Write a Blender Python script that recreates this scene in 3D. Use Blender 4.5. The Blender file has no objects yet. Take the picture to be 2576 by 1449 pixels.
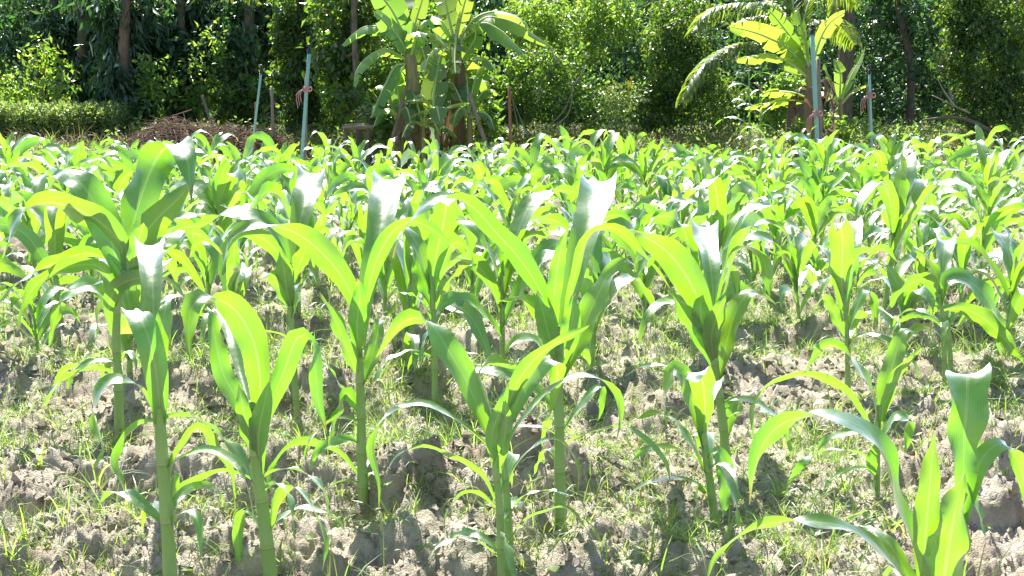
import bpy, math, random
import numpy as np
from mathutils import Vector, Matrix

C = bpy.context.scene.collection
SC = bpy.context.scene
R = math.radians
rnd = random.Random(7)
rng = np.random.default_rng(11)

# ------------------------------------------------------------------ camera
CAM_H, FPX, PITCH = 1.0, 2762.0, math.atan(474 / 2762.0)
cam_d = bpy.data.cameras.new('camera')
cam = bpy.data.objects.new('camera', cam_d); C.objects.link(cam)
cam.location = (0, 0, CAM_H); cam.rotation_euler = (math.pi / 2 - PITCH, 0, 0)
cam_d.sensor_width = 36.0; cam_d.lens = 36.0 * FPX / 2576.0
cam_d.clip_start = 0.05; cam_d.clip_end = 2000
SC.camera = cam

# ------------------------------------------------------------------ sky, sun, exposure
SUN_EL, SUN_AZ = R(56), R(-17)            # azimuth from straight ahead (+Y), negative = to the left
w = bpy.data.worlds.new('World'); SC.world = w; w.use_nodes = True
wt = w.node_tree; bg = wt.nodes['Background']
sky = wt.nodes.new('ShaderNodeTexSky'); sky.sky_type = 'NISHITA'; sky.sun_disc = False
sky.sun_elevation = SUN_EL; sky.sun_rotation = SUN_AZ
sky.air_density = 1.0; sky.dust_density = 1.0; sky.ozone_density = 1.0
wt.links.new(sky.outputs['Color'], bg.inputs['Color']); bg.inputs['Strength'].default_value = 0.085
sl = bpy.data.lights.new('sun', 'SUN'); sl.energy = 5.0; sl.angle = R(0.5); sl.color = (1.0, 0.96, 0.89)
so = bpy.data.objects.new('sun', sl); C.objects.link(so)
sdir = Vector((math.sin(SUN_AZ) * math.cos(SUN_EL), math.cos(SUN_AZ) * math.cos(SUN_EL), math.sin(SUN_EL)))
so.rotation_euler = sdir.to_track_quat('Z', 'Y').to_euler(); so.location = (0, 0, 30)
vs = SC.view_settings
vs.view_transform = 'Standard'; vs.look = 'None'; vs.gamma = 1.0; vs.exposure = 1.55; vs.use_curve_mapping = False
SC.cycles.max_bounces = 8; SC.cycles.diffuse_bounces = 4; SC.cycles.transmission_bounces = 6; SC.cycles.glossy_bounces = 2
SC.cycles.transparent_max_bounces = 8

# ------------------------------------------------------------------ helpers
CP, SP = math.cos(PITCH), math.sin(PITCH)
def ray(x, y):
    u = (x - 1288) / FPX; v = (724.5 - y) / FPX
    return Vector((u, CP + v * SP, -SP + v * CP))
def at(x, y, d):
    """the point at world depth d (metres ahead) that a measurement in the photograph gives"""
    r = ray(x, y); return Vector((0, 0, CAM_H)) + r * (d / r.y)
def ground_at(x, y, z=0.0):
    r = ray(x, y); t = (z - CAM_H) / r.z
    return Vector((0, 0, CAM_H)) + r * t
def px(d): return d / FPX                   # metres per photo unit at depth d

def tag(o, label=None, cat=None, group=None, kind=None):
    if label: o['label'] = label
    if cat: o['category'] = cat
    if group: o['group'] = group
    if kind: o['kind'] = kind
    return o
def empty(name, loc, label, cat, group=None):
    o = bpy.data.objects.new(name, None); C.objects.link(o); o.location = loc
    o.empty_display_size = 0.1
    return tag(o, label, cat, group)
def link(name, me, parent=None):
    o = bpy.data.objects.new(name, me); C.objects.link(o)
    if parent is not None: o.parent = parent
    return o
def mesh(name, V, F, mats, uv=None, smooth=True, origin=None, fmat=None):
    """V (n,3) array, F list/array of equal-length faces"""
    V = np.asarray(V, dtype=np.float32)
    if origin is not None: V = V - np.asarray(origin, dtype=np.float32)
    me = bpy.data.meshes.new(name)
    F = np.asarray(F, dtype=np.int32); nf, k = F.shape
    me.vertices.add(len(V)); me.vertices.foreach_set('co', V.ravel())
    me.loops.add(nf * k); me.loops.foreach_set('vertex_index', F.ravel())
    me.polygons.add(nf)
    me.polygons.foreach_set('loop_start', np.arange(nf, dtype=np.int32) * k)
    if uv is not None:
        l = me.uv_layers.new(name='UVMap'); l.data.foreach_set('uv', np.asarray(uv, dtype=np.float32)[F.ravel()].ravel())
    me.polygons.foreach_set('use_smooth', np.full(nf, smooth))
    if fmat is not None: me.polygons.foreach_set('material_index', np.asarray(fmat, dtype=np.int32))
    for m in (mats if isinstance(mats, (list, tuple)) else [mats]): me.materials.append(m)
    me.update(calc_edges=True); me.validate()
    return me
class MB:
    """collects quads"""
    def __init__(s): s.V = []; s.F = []; s.U = []; s.M = []; s.n = 0
    def add(s, V, F, U=None, m=0):
        V = np.asarray(V, dtype=np.float32); F = np.asarray(F, dtype=np.int32)
        if F.shape[1] == 3: F = np.concatenate([F, F[:, 2:3]], 1)
        s.V.append(V); s.F.append(F + s.n); s.n += len(V)
        s.U.append(np.zeros((len(V), 2), np.float32) if U is None else np.asarray(U, np.float32))
        s.M.append(np.full(len(F), m, np.int32))
    def build(s, name, mats, parent=None, smooth=True, origin=None):
        me = bpy.data.meshes.new(name)
        V = np.concatenate(s.V)
        if origin is not None: V = V - np.asarray(origin, np.float32)
        F = np.concatenate(s.F); U = np.concatenate(s.U); M = np.concatenate(s.M)
        tri = F[:, 2] == F[:, 3]
        cnt = np.where(tri, 3, 4).astype(np.int32); start = np.concatenate([[0], np.cumsum(cnt)[:-1]]).astype(np.int32)
        keep = np.ones(F.shape, bool); keep[:, 3] = ~tri
        loops = F[keep]
        me.vertices.add(len(V)); me.vertices.foreach_set('co', V.ravel())
        me.loops.add(len(loops)); me.loops.foreach_set('vertex_index', loops.astype(np.int32))
        me.polygons.add(len(F)); me.polygons.foreach_set('loop_start', start)
        l = me.uv_layers.new(name='UVMap'); l.data.foreach_set('uv', U[loops].ravel())
        me.polygons.foreach_set('use_smooth', np.full(len(F), smooth)); me.polygons.foreach_set('material_index', M)
        for m in (mats if isinstance(mats, (list, tuple)) else [mats]): me.materials.append(m)
        me.update(calc_edges=True)
        return link(name, me, parent)

def cr(P, n):
    """Catmull-Rom through the rows of P, n samples evenly spaced by length"""
    P = np.asarray(P, dtype=float)
    if len(P) == 2: t = np.linspace(0, 1, n)[:, None]; return P[0] * (1 - t) + P[1] * t
    Q = np.vstack([2 * P[0] - P[1], P, 2 * P[-1] - P[-2]])
    out = []
    for i in range(1, len(Q) - 2):
        t = np.linspace(0, 1, 14, endpoint=False)[:, None]
        a, b, c, d = Q[i - 1], Q[i], Q[i + 1], Q[i + 2]
        out.append(0.5 * (2 * b + (c - a) * t + (2 * a - 5 * b + 4 * c - d) * t ** 2 + (3 * b - a - 3 * c + d) * t ** 3))
    out = np.vstack(out + [P[-1:]])
    s = np.concatenate([[0], np.cumsum(np.linalg.norm(np.diff(out[:, :3], axis=0), axis=1))])
    q = np.linspace(0, s[-1], n)
    return np.stack([np.interp(q, s, out[:, k]) for k in range(out.shape[1])], 1)
def unit(a): return a / np.maximum(np.linalg.norm(a, axis=-1, keepdims=True), 1e-9)
def tube(mb, P, rad, sides=8, m=0, cap=True, jit=0.0):
    P = np.asarray(P, float); n = len(P); rad = np.broadcast_to(np.asarray(rad, float), (n,))
    T = unit(np.gradient(P, axis=0))
    ref = np.array([0.13, 1.0, 0.07]) if abs(T[0, 1]) < 0.9 else np.array([1.0, 0, 0])
    A = unit(np.cross(T, ref)); B = np.cross(T, A)
    a = np.linspace(0, 2 * math.pi, sides, endpoint=False)
    rr = rad[:, None] * (1 + jit * rng.standard_normal((n, sides)) if jit else np.ones((n, sides)))
    V = P[:, None, :] + rr[..., None] * (np.cos(a)[None, :, None] * A[:, None, :] + np.sin(a)[None, :, None] * B[:, None, :])
    i = np.arange(n - 1)[:, None] * sides; j = np.arange(sides)[None, :]; j2 = (j + 1) % sides
    F = np.stack([i + j, i + j2, i + sides + j2, i + sides + j], -1).reshape(-1, 4)
    U = np.stack(np.broadcast_arrays(a[None, :] / 6.283, np.linspace(0, 1, n)[:, None]), -1).reshape(-1, 2)
    V = V.reshape(-1, 3)
    if cap:
        V = np.vstack([V, P[-1] + T[-1] * rad[-1] * .3]); U = np.vstack([U, [0, 1]])
        k = (n - 1) * sides + np.arange(sides)
        Fc = np.stack([k, (n - 1) * sides + (np.arange(sides) + 1) % sides, np.full(sides, n * sides), np.full(sides, n * sides)], -1)
        F = np.vstack([F, Fc])
    mb.add(V, F, U, m)

# noise ------------------------------------------------------------
def h2(ix, iy, seed):
    n = (ix.astype(np.int64) * 374761393 + iy.astype(np.int64) * 668265263 + seed * 1442695041) & 0x7fffffff
    n = ((n ^ (n >> 13)) * 1274126177) & 0x7fffffff
    n = ((n ^ (n >> 16)) * 1911520717) & 0x7fffffff
    return ((n >> 5) & 0xfffff) / float(0xfffff)
def vnoise(x, y, seed):
    ix = np.floor(x); iy = np.floor(y); fx = x - ix; fy = y - iy
    fx = fx * fx * fx * (fx * (fx * 6 - 15) + 10); fy = fy * fy * fy * (fy * (fy * 6 - 15) + 10)
    a = h2(ix, iy, seed); b = h2(ix + 1, iy, seed); c = h2(ix, iy + 1, seed); d = h2(ix + 1, iy + 1, seed)
    return (a + (b - a) * fx) * (1 - fy) + (c + (d - c) * fx) * fy * 1.0
def fbm(x, y, seed, octv=4):
    s = 0; a = .5
    for k in range(octv):
        s = s + a * (vnoise(x * 2 ** k + 17.3 * k, y * 2 ** k - 9.1 * k, seed + k) - .5); a *= .55
    return s
def domes(x, y, cell, rmin, rmax, prob, seed, flat=.9):
    """lumps of earth: the highest of the half balls scattered over a jittered lattice"""
    ix = np.floor(x / cell); iy = np.floor(y / cell); out = np.zeros_like(x)
    for dx in (-1, 0, 1):
        for dy in (-1, 0, 1):
            cx, cy = ix + dx, iy + dy
            p = h2(cx, cy, seed); jx = h2(cx, cy, seed + 1); jy = h2(cx, cy, seed + 2); rr = h2(cx, cy, seed + 3)
            r = rmin + (rmax - rmin) * rr ** 2
            ex = 1 + .5 * (h2(cx, cy, seed + 4) - .5)
            d2 = ((x - (cx + jx) * cell) * ex) ** 2 + ((y - (cy + jy) * cell) / ex) ** 2
            hgt = r * np.sqrt(np.maximum(1 - d2 / (r * r), 0)) * flat * 1.15
            a = 6.283 * h2(cx, cy, seed + 5); q = (x - (cx + jx) * cell) * np.cos(a) + (y - (cy + jy) * cell) * np.sin(a)
            b = a + 1.5 + 2 * h2(cx, cy, seed + 6); q2 = (x - (cx + jx) * cell) * np.cos(b) + (y - (cy + jy) * cell) * np.sin(b)
            hgt = .88 * hgt + .12 * np.minimum(np.minimum(hgt, np.maximum(r * .62 + q * 1.1, 0)), np.maximum(r * .75 + q2 * .8, 0))   # broken faces
            out = np.maximum(out, np.where(p < prob, hgt, 0))
    return out
def sstep(a, b, x):
    t = np.clip((x - a) / (b - a), 0, 1); return t * t * (3 - 2 * t)
ROWS = [1.9, 2.28, 2.78, 3.85, 4.6, 5.25, 5.9, 6.5, 7.1, 7.7, 8.3, 8.9, 9.5, 10.1, 10.7, 11.2]
def ground_h(x, y):
    x = np.asarray(x, float); y = np.asarray(y, float)
    field = 1 - sstep(11.6, 12.6, y)
    near = 1 - sstep(5.5, 10.0, y) * .55
    ridge = np.zeros_like(x)
    yy = y + .22 * (vnoise(x * .9, y * .5, 5) - .5)
    for r in ROWS: ridge = np.maximum(ridge, np.exp(-(np.where(yy < r - .04, (yy - r + .04) / .11, (yy - r + .04) / .24)) ** 2))   # steeper on the near side
    z = field * (.085 * ridge * (.55 + .9 * vnoise(x * 1.7, y * 1.1, 15)) - .045)
    wx = x + .07 * fbm(x * 10, y * 10, 31, 4); wy = y + .07 * fbm(x * 10 + 50, y * 10, 37, 4)
    z = z + field * (.10 * fbm(x * 2.3, y * 2.3, 3, 3))
    c = domes(wx, wy, .19, .03, .10, .75, 41)
    wx = wx + .03 * fbm(x * 34, y * 34, 33, 3); wy = wy + .03 * fbm(x * 34 + 50, y * 34, 39, 3)
    c2 = domes(wx + 5, wy, .085, .014, .052, .85, 51)
    c3 = domes(wx, wy + 3, .038, .008, .026, .9, 61, 1.0)
    c4 = domes(wx + 1, wy + 3, .018, .004, .012, .85, 65, 1.1)
    patch = np.clip(.78 + 2.4 * fbm(x * 1.6 + 8, y * 1.6, 71, 2), .15, 1.1)
    z = z + field * patch * near * (np.maximum(.9 * c, .85 * c2) + .45 * c2 * (c > 0) + .6 * c3 + .7 * c4)
    rg = lambda f, sd: 1 - np.abs(2 * vnoise(x * f, y * f, sd) - 1)
    z = z + field * near * (.030 * fbm(x * 22, y * 22, 81, 4) + .010 * rg(34, 82) * rg(19, 84) + .008 * rg(70, 83) + .006 * rg(130, 85))
    rise = .50 * sstep(11.8, 15.5, y)
    rise = rise + .05 * fbm(x * .8, y * .8, 101, 3) * (1 - field)
    return z + rise

# ------------------------------------------------------------------ materials
def newmat(name):
    m = bpy.data.materials.new(name); m.use_nodes = True
    t = m.node_tree; t.nodes.clear()
    out = t.nodes.new('ShaderNodeOutputMaterial')
    return m, t, out
def N(t, typ, **kw):
    n = t.nodes.new(typ)
    for k, v in kw.items():
        if k in n.inputs.keys() if isinstance(k, str) else False: n.inputs[k].default_value = v
        else: setattr(n, k, v)
    return n
def mixcol(t, a, b, fac, mode='MIX'):
    n = t.nodes.new('ShaderNodeMix'); n.data_type = 'RGBA'; n.blend_type = mode
    for k, v in ((6, a), (7, b), (0, fac)):
        if hasattr(v, 'is_output') or isinstance(v, bpy.types.NodeSocket): t.links.new(v, n.inputs[k])
        elif k == 0: n.inputs[0].default_value = v
        else: n.inputs[k].default_value = (*v, 1)
    return n.outputs[2]
def math_(t, op, a, b=0.0, clamp=False):
    n = t.nodes.new('ShaderNodeMath'); n.operation = op; n.use_clamp = clamp
    for k, v in ((0, a), (1, b)):
        if isinstance(v, bpy.types.NodeSocket): t.links.new(v, n.inputs[k])
        else: n.inputs[k].default_value = v
    return n.outputs[0]
def ramp(t, sock, stops):
    n = t.nodes.new('ShaderNodeValToRGB'); e = n.color_ramp.elements
    while len(e) < len(stops): e.new(.5)
    for k, (p, c) in enumerate(stops): e[k].position = p; e[k].color = (*c, 1) if len(c) == 3 else c
    t.links.new(sock, n.inputs[0]); return n.outputs[0]

def leaf_mat(name, diff, trans, rough=.4, spec=.5, fac=.5, veins=0, midrib=None, hue=.03, val=.25, island=True, mottling=.0, gloss=1.0):
    m, t, out = newmat(name)
    L = t.links
    if island: r = t.nodes.new('ShaderNodeNewGeometry').outputs['Random Per Island']
    else: r = t.nodes.new('ShaderNodeObjectInfo').outputs['Random']
    def vary(col):
        h = t.nodes.new('ShaderNodeHueSaturation'); h.inputs['Color'].default_value = (*col, 1)
        L.new(math_(t, 'ADD', math_(t, 'MULTIPLY', r, hue * 2), .5 - hue), h.inputs['Hue'])
        L.new(math_(t, 'ADD', math_(t, 'MULTIPLY', math_(t, 'FRACT', math_(t, 'MULTIPLY', r, 7.31)), val * 2), 1 - val), h.inputs['Value'])
        return h.outputs[0]
    cd, ct = vary(diff), vary(trans)
    nrm = None
    if veins:
        uv = t.nodes.new('ShaderNodeUVMap'); sx = t.nodes.new('ShaderNodeSeparateXYZ'); L.new(uv.outputs[0], sx.inputs[0])
        u = sx.outputs[0]
        wv = math_(t, 'SINE', math_(t, 'MULTIPLY', u, veins * 6.283))
        c = math_(t, 'ABSOLUTE', math_(t, 'SUBTRACT', u, .5))
        mr = t.nodes.new('ShaderNodeMapRange'); mr.interpolation_type = 'SMOOTHSTEP'
        mr.inputs[1].default_value = .022; mr.inputs[2].default_value = .055; mr.inputs[3].default_value = 1; mr.inputs[4].default_value = 0
        L.new(c, mr.inputs[0])
        cd = mixcol(t, cd, midrib[0], math_(t, 'MULTIPLY', mr.outputs[0], .85)); ct = mixcol(t, ct, midrib[1], math_(t, 'MULTIPLY', mr.outputs[0], .7))
        vd = math_(t, 'MULTIPLY', math_(t, 'ADD', wv, 1), .16)
        ct = mixcol(t, ct, (0.10, .22, .004), vd); cd = mixcol(t, cd, (.07, .16, .05), vd)
        tip = ramp(t, math_(t, 'ADD', sx.outputs[1], math_(t, 'MULTIPLY', math_(t, 'SUBTRACT', r, .5), .08)), [(.955, (0, 0, 0)), (1.0, (1, 1, 1))])
        cd = mixcol(t, cd, (.30, .20, .09), math_(t, 'MULTIPLY', tip, .8)); ct = mixcol(t, ct, (.40, .26, .06), math_(t, 'MULTIPLY', tip, .8))
        bp = t.nodes.new('ShaderNodeBump'); bp.inputs['Strength'].default_value = .35; bp.inputs['Distance'].default_value = .002
        tc = t.nodes.new('ShaderNodeTexCoord'); nz = N(t, 'ShaderNodeTexNoise'); nz.inputs['Scale'].default_value = 30; nz.inputs['Detail'].default_value = 3
        L.new(tc.outputs['Object'], nz.inputs['Vector'])
        L.new(math_(t, 'MULTIPLY', nz.outputs[0], 3.0), bp.inputs['Height']); nrm = bp.outputs[0]
        nz2 = N(t, 'ShaderNodeTexNoise'); nz2.inputs['Scale'].default_value = 14; nz2.inputs['Detail'].default_value = 4
        L.new(tc.outputs['Object'], nz2.inputs['Vector'])
        ct = mixcol(t, ct, (0.30, .42, .02), math_(t, 'MULTIPLY', ramp(t, nz2.outputs[0], [(.45, (0, 0, 0)), (.75, (1, 1, 1))]), .35))
    d = t.nodes.new('ShaderNodeBsdfDiffuse'); tr = t.nodes.new('ShaderNodeBsdfTranslucent')
    L.new(cd, d.inputs[0]); L.new(ct, tr.inputs[0])
    mx = t.nodes.new('ShaderNodeMixShader'); mx.inputs[0].default_value = fac
    L.new(d.outputs[0], mx.inputs[1]); L.new(tr.outputs[0], mx.inputs[2])
    g = t.nodes.new('ShaderNodeBsdfGlossy'); g.inputs['Roughness'].default_value = rough; g.inputs[0].default_value = (1, 1, 1, 1)
    fr = t.nodes.new('ShaderNodeFresnel'); bf = t.nodes.new('ShaderNodeNewGeometry').outputs['Backfacing']
    L.new(math_(t, 'ADD', 1.0 + spec, math_(t, 'MULTIPLY', bf, 1.0 / (1.0 + spec) - 1.0 - spec)), fr.inputs[0])   # the same gloss on either face
    if nrm:
        for q in (g, fr, d): L.new(nrm, q.inputs['Normal'])
    m2 = t.nodes.new('ShaderNodeMixShader')
    L.new(math_(t, 'MULTIPLY', fr.outputs[0], gloss, True), m2.inputs[0]); L.new(mx.outputs[0], m2.inputs[1]); L.new(g.outputs[0], m2.inputs[2])
    L.new(m2.outputs[0], out.inputs[0])
    return m
def plain(name, col, col2=None, rough=.8, scale=20, bump=.3, bdist=.01, spec=.3, stretch=None):
    m, t, out = newmat(name); L = t.links
    p = t.nodes.new('ShaderNodeBsdfPrincipled'); p.inputs['Roughness'].default_value = rough; p.inputs['Specular IOR Level'].default_value = spec
    tc = t.nodes.new('ShaderNodeTexCoord'); nz = t.nodes.new('ShaderNodeTexNoise'); nz.inputs['Scale'].default_value = scale; nz.inputs['Detail'].default_value = 6
    if stretch:
        mp = t.nodes.new('ShaderNodeMapping'); mp.inputs['Scale'].default_value = stretch
        L.new(tc.outputs['Object'], mp.inputs[0]); L.new(mp.outputs[0], nz.inputs['Vector'])
    else: L.new(tc.outputs['Object'], nz.inputs['Vector'])
    L.new(ramp(t, nz.outputs[0], [(.3, col), (.7, col2 or col)]), p.inputs['Base Color'])
    b = t.nodes.new('ShaderNodeBump'); b.inputs['Strength'].default_value = bump; b.inputs['Distance'].default_value = bdist
    L.new(nz.outputs[0], b.inputs['Height']); L.new(b.outputs[0], p.inputs['Normal'])
    L.new(p.outputs[0], out.inputs[0]); return m

M = {}
M['corn'] = leaf_mat('corn_leaf', (.030, .105, .030), (.29, .66, .016), rough=.40, spec=.48, fac=.58, veins=16, hue=.012, val=.12, island=False,
                     midrib=((.22, .36, .14), (.42, .68, .12)), gloss=2.4)
def stalk_mat():
    m, t, out = newmat('corn_stalk'); L = t.links
    p = t.nodes.new('ShaderNodeBsdfPrincipled'); p.inputs['Roughness'].default_value = .42; p.inputs['Specular IOR Level'].default_value = .4
    uv = t.nodes.new('ShaderNodeUVMap'); sx = t.nodes.new('ShaderNodeSeparateXYZ'); L.new(uv.outputs[0], sx.inputs[0])
    nz = t.nodes.new('ShaderNodeTexNoise'); nz.inputs['Scale'].default_value = 9; nz.inputs['Detail'].default_value = 4
    f = math_(t, 'FRACT', math_(t, 'ADD', math_(t, 'MULTIPLY', sx.outputs[1], 5.0), math_(t, 'MULTIPLY', nz.outputs[0], .03)))
    c = ramp(t, f, [(.0, (.27, .42, .14)), (.84, (.21, .36, .09)), (.885, (.17, .29, .07)), (.905, (.36, .42, .20)), (.93, (.30, .33, .15)), (.95, (.25, .40, .12))])
    st = math_(t, 'SINE', math_(t, 'MULTIPLY', sx.outputs[0], 140)); c = mixcol(t, c, (.12, .24, .06), math_(t, 'MULTIPLY', math_(t, 'ADD', st, 1), .14))
    ft = ramp(t, sx.outputs[1], [(.02, (1, 1, 1)), (.16, (0, 0, 0))]); c = mixcol(t, c, (.33, .26, .17), math_(t, 'MULTIPLY', ft, .8))
    L.new(c, p.inputs['Base Color']); L.new(p.outputs[0], out.inputs[0]); return m
M['stalk'] = stalk_mat(); M['old_stalk'] = plain('corn_stalk', (.20, .34, .09), (.30, .44, .15), rough=.45, scale=25, bump=.15, bdist=.002, stretch=(8, 8, 1))
def soil_mat():
    m, t, out = newmat('dry_soil'); L = t.links
    p = t.nodes.new('ShaderNodeBsdfPrincipled'); p.inputs['Roughness'].default_value = .95; p.inputs['Specular IOR Level'].default_value = .1
    tc = t.nodes.new('ShaderNodeTexCoord')
    def nz(scale, det, rough=.6):
        n = t.nodes.new('ShaderNodeTexNoise'); n.inputs['Scale'].default_value = scale; n.inputs['Detail'].default_value = det; n.inputs['Roughness'].default_value = rough
        L.new(tc.outputs['Object'], n.inputs['Vector']); return n.outputs[0]
    big, mid, fine = nz(1.8, 5), nz(11, 6), nz(90, 6, .7)
    c = ramp(t, mid, [(.28, (.235, .195, .14)), (.5, (.425, .375, .295)), (.72, (.58, .525, .43))])
    c = mixcol(t, c, (.33, .25, .185), math_(t, 'MULTIPLY', ramp(t, big, [(.5, (0, 0, 0)), (.68, (1, 1, 1))]), .55))
    c = mixcol(t, c, (.22, .195, .165), math_(t, 'MULTIPLY', ramp(t, fine, [(.3, (1, 1, 1)), (.5, (0, 0, 0))]), .5))
    # ground past the field is covered with litter and old grass
    sx = t.nodes.new('ShaderNodeSeparateXYZ'); L.new(tc.outputs['Object'], sx.inputs[0])
    mr = t.nodes.new('ShaderNodeMapRange'); mr.inputs[1].default_value = 11.6; mr.inputs[2].default_value = 13.0; L.new(sx.outputs[1], mr.inputs[0])
    c2 = ramp(t, mid, [(.35, (.045, .06, .02)), (.6, (.10, .09, .045))])
    c = mixcol(t, c, c2, mr.outputs[0])
    L.new(c, p.inputs['Base Color'])
    b = t.nodes.new('ShaderNodeBump'); b.inputs['Strength'].default_value = .8; b.inputs['Distance'].default_value = .012
    L.new(math_(t, 'ADD', math_(t, 'MULTIPLY', fine, .6), nz(230, 3)), b.inputs['Height']); L.new(b.outputs[0], p.inputs['Normal'])
    L.new(p.outputs[0], out.inputs[0]); return m
M['soil'] = soil_mat()
M['weed'] = leaf_mat('weed_blade', (.12, .20, .05), (.42, .60, .09), rough=.4, spec=.4, hue=.03, val=.3)
M['drygrass'] = leaf_mat('dry_grass', (.30, .25, .13), (.30, .25, .10), rough=.5, spec=.3, hue=.02, val=.3)
M['dark'] = leaf_mat('dark_tree_leaf', (.038, .095, .048), (.12, .28, .045), rough=.34, spec=.45, hue=.02, val=.35, fac=.4)
M['mid'] = leaf_mat('green_tree_leaf', (.05, .11, .025), (.27, .47, .04), rough=.36, spec=.45, hue=.03, val=.35)
M['bright'] = leaf_mat('bright_shrub_leaf', (.07, .15, .03), (.42, .66, .06), rough=.35, spec=.45, hue=.03, val=.3)
M['vine'] = leaf_mat('vine_leaf', (.04, .095, .022), (.24, .40, .03), rough=.38, spec=.42, hue=.03, val=.35)
M['hedge'] = leaf_mat('hedge_leaf', (.10, .17, .06), (.36, .50, .10), rough=.35, spec=.45, hue=.03, val=.3)
M['banana'] = leaf_mat('banana_leaf', (.06, .15, .045), (.46, .72, .06), rough=.38, spec=.45, hue=.02, val=.18, island=False, fac=.55, gloss=1.2)
M['banana_y'] = leaf_mat('young_banana_leaf', (.11, .20, .03), (.50, .74, .06), rough=.38, spec=.45, hue=.015, val=.12, island=False, fac=.6)
M['rib'] = plain('banana_midrib', (.32, .42, .14), (.40, .48, .18), rough=.5, scale=6)
M['pseudo'] = plain('banana_stem', (.30, .27, .12), (.15, .105, .055), rough=.7, scale=5, stretch=(5, 5, .6), bdist=.02)
M['deadleaf'] = leaf_mat('dead_leaf', (.22, .155, .095), (.20, .12, .06), rough=.6, spec=.3, hue=.02, val=.3, island=False)
M['palm'] = leaf_mat('palm_leaflet', (.06, .10, .03), (.34, .48, .04), rough=.36, spec=.45, hue=.03, val=.3, gloss=.8)
M['bark'] = plain('bark', (.11, .085, .06), (.22, .18, .14), rough=.9, scale=14, stretch=(3, 3, .7), bump=.7, bdist=.02)
M['redbark'] = plain('reddish_bark', (.15, .09, .065), (.24, .17, .125), rough=.9, scale=14, stretch=(3, 3, .7), bump=.7, bdist=.02)
M['branch'] = plain('pale_branch', (.24, .20, .15), (.36, .32, .25), rough=.85, scale=14, bump=.4)
M['wood'] = plain('grey_wood', (.20, .15, .12), (.30, .25, .20), rough=.85, scale=12, stretch=(6, 6, .6))
M['redwood'] = plain('red_wood', (.24, .09, .06), (.30, .13, .09), rough=.8, scale=12, stretch=(6, 6, .6))
M['pipe'] = plain('blue_plastic_pipe', (.20, .40, .39), (.27, .48, .46), rough=.35, scale=5, bump=.03, spec=.5)
M['black'] = plain('black_plastic', (.03, .03, .03), (.05, .05, .05), rough=.4, scale=5, bump=.03)
M['pink'] = plain('pink_twine', (.55, .25, .26), (.62, .34, .34), rough=.8, scale=40)
M['brush'] = plain('dry_brush', (.09, .055, .038), (.19, .13, .085), rough=.9, scale=30)
M['yellow'] = plain('yellow_flower', (.80, .62, .03), (.85, .70, .06), rough=.6, scale=20)

# ------------------------------------------------------------------ ground
def build_ground():
    ys = [-3.0, -2, -1, 0, .6, 1.0, 1.3]
    y = 1.5
    while y < 13.5: ys.append(y); y *= 1.0031
    st = .12
    while y < 900: ys.append(y); y += st; st *= 1.13
    ys = np.array(ys); nx = 1050
    u = np.linspace(-1, 1, nx)
    hw = 1.7 + .62 * np.maximum(ys, 0)
    X = u[None, :] * hw[:, None]; Y = np.broadcast_to(ys[:, None], X.shape)
    Z = ground_h(X, Y)
    V = np.stack([X, Y, Z], -1).reshape(-1, 3)
    ny = len(ys); i = np.arange(ny - 1)[:, None] * nx; j = np.arange(nx - 1)[None, :]
    F = np.stack([i + j, i + j + 1, i + nx + j + 1, i + nx + j], -1).reshape(-1, 4)
    o = link('ground', mesh('ground', V, F, M['soil'], smooth=True)); tag(o, kind='structure')
build_ground()

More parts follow.
